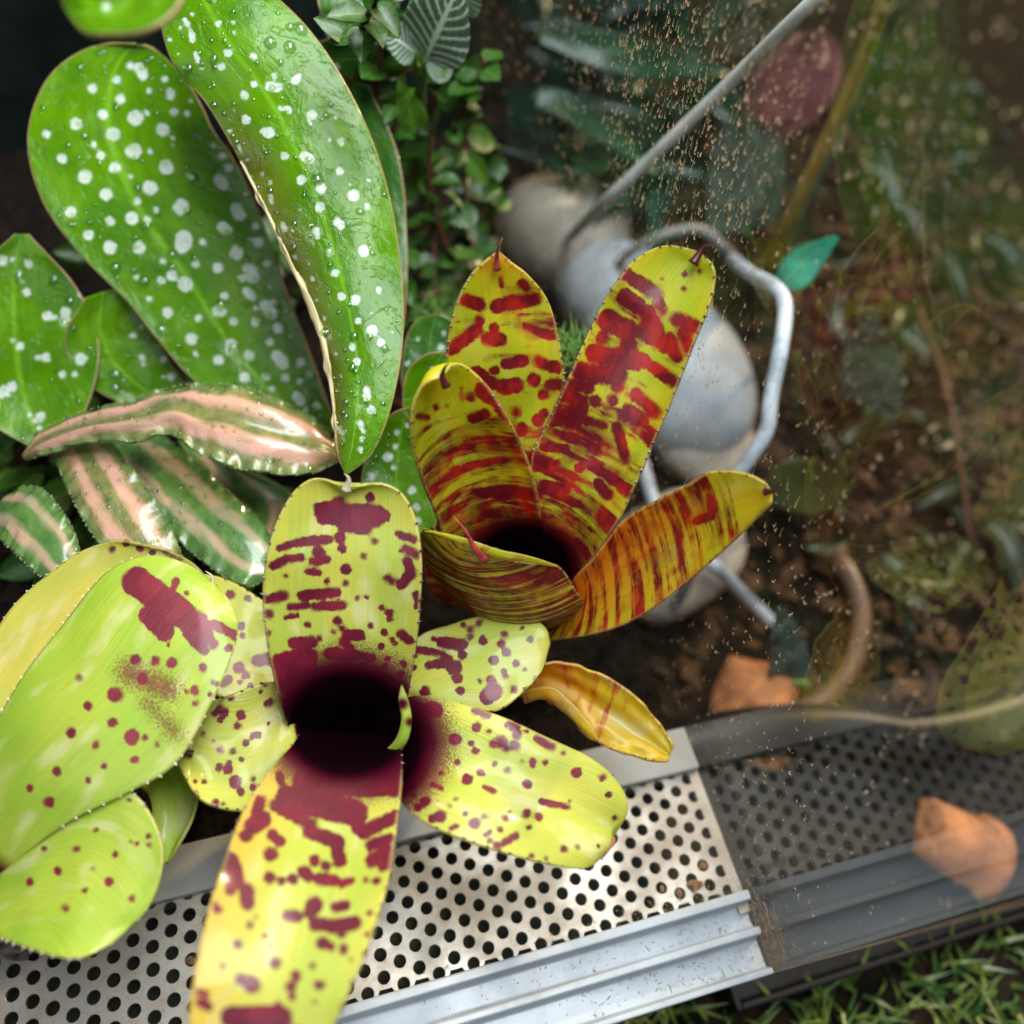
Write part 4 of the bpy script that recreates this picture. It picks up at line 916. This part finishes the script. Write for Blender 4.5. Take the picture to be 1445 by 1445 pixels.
outleaf([(1092,402,40),(1098,380,46),(1125,352,54),(1182,332,62)], [(1096,404,40),(1130,408,44),(1160,375,52),(1184,334,62)], M_teal, 'plastic_leaf', 'bright teal plastic leaf beside the bend of the thick cable', 'leaf', .08, stem=(1105, 520, GZ))
outleaf([(1040,190,20),(1060,90,40),(1110,50,52),(1160,40,58)], [(1090,200,20),(1150,170,34),(1190,110,48),(1175,50,58)], M_redleaf, 'caladium', 'wet crinkled red leaf outside, crossed by the stake', 'leaf', -.1, (2.2, 2.5), stem=(1070, 330, GZ))
outleaf([(1000,330,-10),(1000,250,10),(1015,190,26),(1040,160,36)], [(1090,320,-10),(1110,240,12),(1090,190,26),(1050,160,36)], M_paleleaf, 'caladium', 'wet crinkled pale green leaf below the red one', 'leaf', -.1, (2.0, 2.5), stem=(1040, 420, GZ))
outleaf([(760,30,60),(860,45,62),(960,70,56),(1030,100,44)], [(760,60,54),(860,100,50),(950,112,46),(1032,104,44)], M_darkgreen, 'strap_leaf', 'long dark green arching leaf behind the thin wire', 'leaf', .1, stem=(770, 130, GZ))
outleaf([(760,120,38),(800,130,36),(860,170,28),(930,240,10)], [(755,150,32),(790,165,30),(850,200,20),(928,245,10)], M_darkgreen, 'strap_leaf', 'drooping dark green leaf above the rounded stone', 'leaf', .1, stem=(740, 230, GZ))
outleaf([(1075,690,-20),(1100,655,-10),(1150,650,-8),(1200,680,-18)], [(1080,705,-24),(1110,720,-24),(1160,725,-26),(1202,690,-20)], M_olive, 'ground_leaf', 'olive leaf low on the ground right of the banded leaf tip', 'leaf', .05, stem=(1070, 740, GZ))
outleaf([(1085,960,-40),(1090,900,-25),(1100,855,-14)], [(1150,970,-44),(1135,900,-28),(1103,854,-14)], M_paleleaf, 'ground_leaf', 'pointed pale green leaf standing behind the tipped pot', 'leaf', .05, stem=(1120, 1000, GZ))
outleaf([(1180,560,-30),(1195,480,-6),(1225,430,10)], [(1265,600,-34),(1275,520,-10),(1228,428,10)], M_paleleaf, 'ground_leaf', 'tall pale green leaf right of the thick cable', 'leaf', .08, stem=(1220, 640, GZ))
M_stake_y = plain('yellow_cane', (.75, .48, .10), .45, 0, 60, .3)
M_stake_t = plain('green_cane', (.22, .30, .20), .45, 0, 60, .3)
stk = empty('plant_stake', at(1085, 370, GZ), 'pair of yellowish canes tied together, leaning outside the pane', 'stake')
tube('cane', [at(*p) for p in ((1268,-60,150),(1205,110,98),(1150,230,50),(1085,370,-60))], 2.2, 2.2, M_stake_y, stk, 12, 30)
tube('cane', [at(*p) for p in ((1290,-55,148),(1222,110,96),(1165,232,48),(1100,374,-60))], 2.0, 2.0, M_stake_t, stk, 12, 30)

# dark shrub beyond the pane and low ground plants among the litter
M_sh = small_leaf_mat('shrub_leaf', (.020, .075, .045), (.010, .045, .028), .25, .3)
M_sh2 = small_leaf_mat('low_leaf', (.05, .055, .014), (.022, .035, .010), .25, .4)
MS = leaf_mesh('shrub_leaf', M_sh, .34, .5, .75); MS2 = leaf_mesh('low_leaf', M_sh2, .42, .4, .8)
def shrub(name, label, rect, zr, n, mesh, size, base, every=4):
    root = empty(name, base, label, 'shrub')
    for k in range(n):
        p = at(random.uniform(rect[0], rect[2]), random.uniform(rect[1], rect[3]), random.uniform(*zr))
        if p[0] < GX + 32: continue
        a = random.uniform(0, 6.28); q = p + np.array([math.cos(a), math.sin(a) - .3, random.uniform(-.4, .4)]) * random.uniform(*size)
        if q[0] < GX + 12: q[0] = GX + 20
        place_leaf(mesh, p, q, root, random.uniform(-.5, .5), up=tuple(np.array([0, -.5, 1.0]) + rng.normal(0, .3, 3)))
        if k % every == 0:
            b = np.array(base); tube('branch', [b + rng.normal(0, 4, 3) * np.array([1, 1, 0]), (b + p) / 2 + np.array([0, 0, 8]), p], 1.4, .8, M_stem, root, 6, 10)
    return root
shrub('dark_shrub', 'dark teal-green shrub filling the gloom behind the thin wire', (690, -30, 1010, 260), (-45, 5), 60, MS, (28, 60), at(850, 130, GZ))
shrub('low_shrub', 'olive low-growing shrub outside, right of the thick cable', (1120, 60, 1440, 820), (-56, -40), 60, MS2, (14, 34), at(1290, 420, GZ), 30)

# litter on the ground outside: chips of bark and dry leaf
def litter():
    nb = 2600
    x = rng.uniform(85, 420, nb); y = rng.uniform(-30, 420, nb); a = rng.uniform(0, 6.28, nb); L = rng.uniform(2, 8, nb); w = L * rng.uniform(.25, .6, nb)
    z = GZ + rng.uniform(1, 5, nb); t = rng.uniform(-.5, .5, nb)
    c = np.stack([x, y, z], 1); d = np.stack([np.cos(a), np.sin(a), t], 1) * L[:, None]; s = np.stack([-np.sin(a), np.cos(a), 0 * a], 1) * w[:, None]; h = np.array([0, 0, 1.0])
    V = np.stack([c - d - s * .5, c - d * .3 + s, c + d + s * .3, c + d * .4 - s, c + h * (.6 + w[:, None] * .3), c - h * .8], 1).reshape(-1, 3)
    k = np.arange(nb) * 6; F = []
    for i, j in ((0, 1), (1, 2), (2, 3), (3, 0)):
        F += np.stack([k + i, k + j, k + 4], 1).tolist() + np.stack([k + j, k + i, k + 5], 1).tolist()
    t_ = NT('bark_chip'); n = t_.noise(t_.pos(), 55, 2)
    c_ = t_.mix(t_.ramp(n, .35, .65), (.012, .007, .004), (.11, .055, .025))
    o = put('leaf_litter', mesh_from('leaf_litter', V, F, t_.done(t_.bsdf(c_, .7, 0, None, 0, .1, .15)), False)); tag(o, 'brown bark chips and dry leaf litter outside the pane', 'litter', None, 'stuff')
litter()

# ------------------------------------------------------------------ drops and dried marks on the pane
def bead_field(P, T, B, N, length, width, height, drop=.55):
    """elongated low beads; P centre, T long axis, B short axis, N out of the surface"""
    n = len(P); na = 8; th = np.arange(na) * 2 * math.pi / na
    ca, sa = np.cos(th), np.sin(th)
    tap = 1 + drop * ca * .6                        # fatter at one end, like a run that stopped
    rings = []
    for s, h in ((1.0, 0.0), (.72, .75)):
        rings.append(P[:, None, :] + T[:, None, :] * (length[:, None] * ca[None] * s)[:, :, None] + B[:, None, :] * (width[:, None] * (sa * tap)[None] * s)[:, :, None] + N[:, None, :] * (height * h)[:, None, None])
    top = (P + N * height[:, None])[:, None, :]
    V = np.concatenate(rings + [top], 1).reshape(-1, 3); m = 2 * na + 1
    k = np.arange(n)[:, None] * m; F = []
    for j in range(na):
        j2 = (j + 1) % na
        F.append(np.hstack([k + j, k + j2, k + na + j2, k + na + j]))
    Q = np.vstack(F).tolist()
    for j in range(na):
        j2 = (j + 1) % na
        Q += np.hstack([k + na + j, k + na + j2, k + 2 * na]).tolist()
    return V, Q
def mark_mix(t, sh):
    tr = t.node('ShaderNodeBsdfTransparent'); x = t.node('ShaderNodeMixShader')
    t.link(t.ramp(t.noise(t.pos(), 160, 3), .35, .65, .05, .62), x.inputs[0]); t.link(sh, x.inputs[1]); t.link(tr.outputs[0], x.inputs[2]); return x.outputs[0]
def pane_marks():
    n = 6600
    y = np.concatenate([rng.uniform(-38, 300, n // 2), rng.normal(125, 42, n // 2)]); z = np.concatenate([rng.uniform(2, 228, n // 2), rng.normal(122, 36, n // 2)])
    den = np.sin(y * .061 + 1) + np.sin(z * .07 + y * .03) + np.sin(y * .17 - z * .05) + rng.normal(0, 1.1, len(y))
    k = (den > -.9) & (y > -38) & (y < 320) & (z > 1) & (z < 230); y, z = y[k], z[k]; n = len(y)
    m = 8; t = np.linspace(0, 1, m)
    L = np.clip(rng.lognormal(-.15, .6, n), .35, 3.2); hook = rng.uniform(-1, 1, n) * (rng.random(n) < .75); rad = rng.uniform(.12, .45, n)
    # a run goes straight down, then its foot curls sideways and up where the drop dried
    fall = np.minimum(t / .55, 1)[None, :] * L[:, None]
    curl = np.maximum(0, (t - .55) / .45)[None, :] * math.pi * 1.15
    yy = y[:, None] + np.sign(hook)[:, None] * rad[:, None] * (1 - np.cos(curl)) + rng.normal(0, .05, (n, m)) + rng.normal(0, .16, n)[:, None] * fall
    zz = z[:, None] - fall - rad[:, None] * np.sin(curl)
    w = (np.clip(rng.lognormal(-2.5, .45, n), .035, .24)[:, None] * (.45 + 1.1 * np.exp(-((t - .7) / .25) ** 2))[None, :])
    d = np.stack([np.gradient(yy, axis=1), np.gradient(zz, axis=1)], 2); d /= np.linalg.norm(d, axis=2)[:, :, None] + 1e-9
    nx, nz = -d[:, :, 1] * w, d[:, :, 0] * w
    X0 = np.full((n, m), GX - .015)
    V = np.stack([np.stack([X0, yy + nx, zz + nz], 2), np.stack([X0 - w * .9, yy, zz], 2), np.stack([X0, yy - nx, zz - nz], 2)], 2).reshape(-1, 3)
    b = (np.arange(n)[:, None] * m + np.arange(m - 1)[None, :]).ravel() * 3
    F = np.vstack([np.stack([b, b + 1, b + 4, b + 3], 1), np.stack([b + 1, b + 2, b + 5, b + 4], 1)])
    t_ = NT('dried_water_mark'); c = (.78, .64, .46)
    o = put('water_marks', mesh_from('water_marks', V, F, t_.done(mark_mix(t_, t_.leafmix(t_.bsdf(c, .2, 0, None, .4, .1), (*c, 1), .5))))); tag(o, 'dried water drips and mineral specks on the side pane', 'water marks', None, 'stuff')
    n = 700
    y = rng.uniform(-38, 130, n); z = rng.uniform(20, 228, n); P = np.stack([np.full(n, GX - .02), y, z], 1)
    T = np.tile([0, 0, -1.0], (n, 1)); B = np.tile([0, 1.0, 0], (n, 1)); N = np.tile([-1.0, 0, 0], (n, 1)); W = np.clip(rng.lognormal(-1.75, .5, n), .06, .42)
    V, F = bead_field(P, T, B, N, W * rng.uniform(1, 2.2, n), W, W * .5)
    o = put('water_beads', mesh_from('water_beads', V, F, o.data.materials[0])); tag(o, 'round dried drops dotted over the side pane', 'water marks', None, 'stuff')
pane_marks()
def pane_scum():
    n = 380
    # fluff and grit gathered at the foot of the pane
    y = rng.normal(-33, 6, n); z = np.abs(rng.normal(0, 7, n)) - 1
    k = (y > -40) & (y < -12); y, z = y[k], z[k]; n = len(y)
    P = np.stack([np.full(n, GX - .05), y, z + 1], 1)
    a = rng.uniform(0, 6.28, n); T = np.stack([0 * a - .2, np.sin(a), -np.cos(a)], 1); B = np.stack([0 * a, np.cos(a), np.sin(a)], 1); N = np.tile([-1.0, 0, 0], (n, 1))
    V, F = bead_field(P, T, B, N, rng.uniform(.3, 1.6, n), rng.uniform(.03, .08, n), rng.uniform(.05, .2, n), 0)
    o = put('cobweb_grit', mesh_from('cobweb_grit', V, F, plain('grit', (.32, .25, .17), .8))); tag(o, 'dusty grit and cobweb at the foot of the pane beside the track end', 'grit', None, 'stuff')
pane_scum()

def drop_mat():
    t = NT('water'); lw = t.node('ShaderNodeFresnel'); lw.inputs[0].default_value = 1.45
    tr = t.node('ShaderNodeBsdfTransparent'); tr.inputs[0].default_value = (.74, .86, .60, 1)
    gl = t.node('ShaderNodeBsdfGlossy'); gl.inputs['Roughness'].default_value = .03
    g = t.node('ShaderNodeNewGeometry'); dp = t.node('ShaderNodeVectorMath', operation='DOT_PRODUCT')
    t.link(g.outputs['Normal'], dp.inputs[0]); t.link(g.outputs['Incoming'], dp.inputs[1])
    k = t.math('POWER', t.math('SUBTRACT', 1.0, t.math('ABSOLUTE', dp.outputs['Value']), None, True), 4.0)
    Fv = t.math('ADD', t.math('MULTIPLY', k, .6), .10)
    m = t.node('ShaderNodeMixShader'); t.link(Fv, m.inputs[0]); t.link(tr.outputs[0], m.inputs[1]); t.link(gl.outputs[0], m.inputs[2])
    return t.done(m.outputs[0])
M_drop = drop_mat()
def leaf_drops(keys, counts, rmax, label):
    Vs = []; Fs = []; off = 0
    for key, cnt in zip(keys, counts):
        G_, N_ = LEAVES[key]['G'], LEAVES[key]['N']; nu, nv = G_.shape[:2]
        i = rng.integers(int(nu * .08), int(nu * .95), cnt); j = rng.integers(2, nv - 2, cnt)
        P, N = G_[i, j], N_[i, j]
        T = np.cross(N, rng.normal(0, 1, (cnt, 3))); T /= np.linalg.norm(T, axis=1)[:, None]; B = np.cross(N, T)
        r = np.clip(rng.lognormal(-1.15, .7, cnt), .12, rmax)
        V, F = bead_field(P - N * .02, T, B, N, r * rng.uniform(1, 1.35, cnt), r, r * .62, 0)
        Vs.append(V); Fs += [tuple(np.array(q) + off) for q in F]; off += len(V)
    o = put('water_droplets', mesh_from('water_droplets', np.vstack(Vs), [tuple(int(a) for a in q) for q in Fs], M_drop)); tag(o, label, 'droplets', None, 'stuff')
leaf_drops(['D1', 'D2', 'D6', 'D0', 'D10'], [480, 300, 60, 40, 60], 1.7, 'clear water droplets scattered over the begonia leaves')
leaf_drops(['E1', 'E2', 'E3'], [160, 220, 140], .6, 'fine water beads on the pink-striped earth star leaves')

# crumbs on the vent and the tracks
def crumb(px, py, z, s, col, label, seed, name='soil_crumb'):
    bm = bmesh.new(); bmesh.ops.create_icosphere(bm, subdivisions=2, radius=1); r_ = np.random.default_rng(seed)
    for v in bm.verts: v.co = Vector(np.array(v.co) * (1 + r_.normal(0, .16)) * np.array(s) * MM)
    me = bpy.data.meshes.new(name); bm.to_mesh(me); bm.free(); me.materials.append(col)
    o = bpy.data.objects.new(name, me); COL.objects.link(o); o.location = Vector(at(px, py, z)) * MM; o.rotation_euler = (0, 0, seed)
    tag(o, label, 'crumb'); return o
M_crumb = plain('bark_crumb', (.20, .105, .05), .85, 0, 600, .5, .0004)
crumb(980, 1249, .9, (2.0, 1.4, .9), M_crumb, 'brown bark crumb lying on the vent plate over a hole', 3)
def dust():
    n = 420
    x = 73 - np.abs(rng.normal(0, 32, n)); ch = rng.integers(0, 3, n)
    y = np.where(ch == 0, rng.uniform(-29, -24.6, n), np.where(ch == 1, rng.uniform(-38.6, -32.6, n), rng.uniform(-20.8, -17, n))); z = np.where(ch == 0, -1.45, np.where(ch == 1, -2.55, .03))
    k = x > -120; x, y, z = x[k], y[k], z[k]; n = len(x); a = rng.uniform(0, 6.28, n)
    P = np.stack([x, y, z], 1); T = np.stack([np.cos(a), np.sin(a), 0 * a], 1); B = np.stack([-np.sin(a), np.cos(a), 0 * a], 1); N = np.tile([0, 0, 1.0], (n, 1))
    V, F = bead_field(P, T, B, N, np.clip(rng.lognormal(-1.4, .6, n), .08, 1.2), rng.uniform(.05, .16, n), rng.uniform(.05, .15, n), 0)
    o = put('dust', mesh_from('dust', V, F, plain('dust_grain', (.24, .19, .13), .85))); tag(o, 'dust and tiny debris lying in the door track', 'dust', None, 'stuff')
dust()
def plugs():
    P = []
    for a in range(-30, 17):
        for b in range(-20, 20):
            cx = a * 4.330127; cy = -a * 2.5 - b * 5.0
            if -70 < cx < 70 and -20 < cy < 11 and random.random() < (.22 if cy < -12 and cx > 20 else .03): P.append((cx + random.uniform(-.3, .3), cy + random.uniform(-.3, .3), -.55))
    P = np.array(P); n = len(P); a = rng.uniform(0, 6.28, n)
    T = np.stack([np.cos(a), np.sin(a), 0 * a], 1); B = np.stack([-np.sin(a), np.cos(a), 0 * a], 1); N = np.tile([0, 0, 1.0], (n, 1))
    V, F = bead_field(P, T, B, N, rng.uniform(.8, 1.42, n), rng.uniform(.6, 1.3, n), rng.uniform(.2, .5, n), .3)
    o = put('hole_dirt', mesh_from('hole_dirt', V, F, M_crumb)); tag(o, 'brown dirt clogging some holes of the vent plate', 'dirt', None, 'stuff')
plugs()
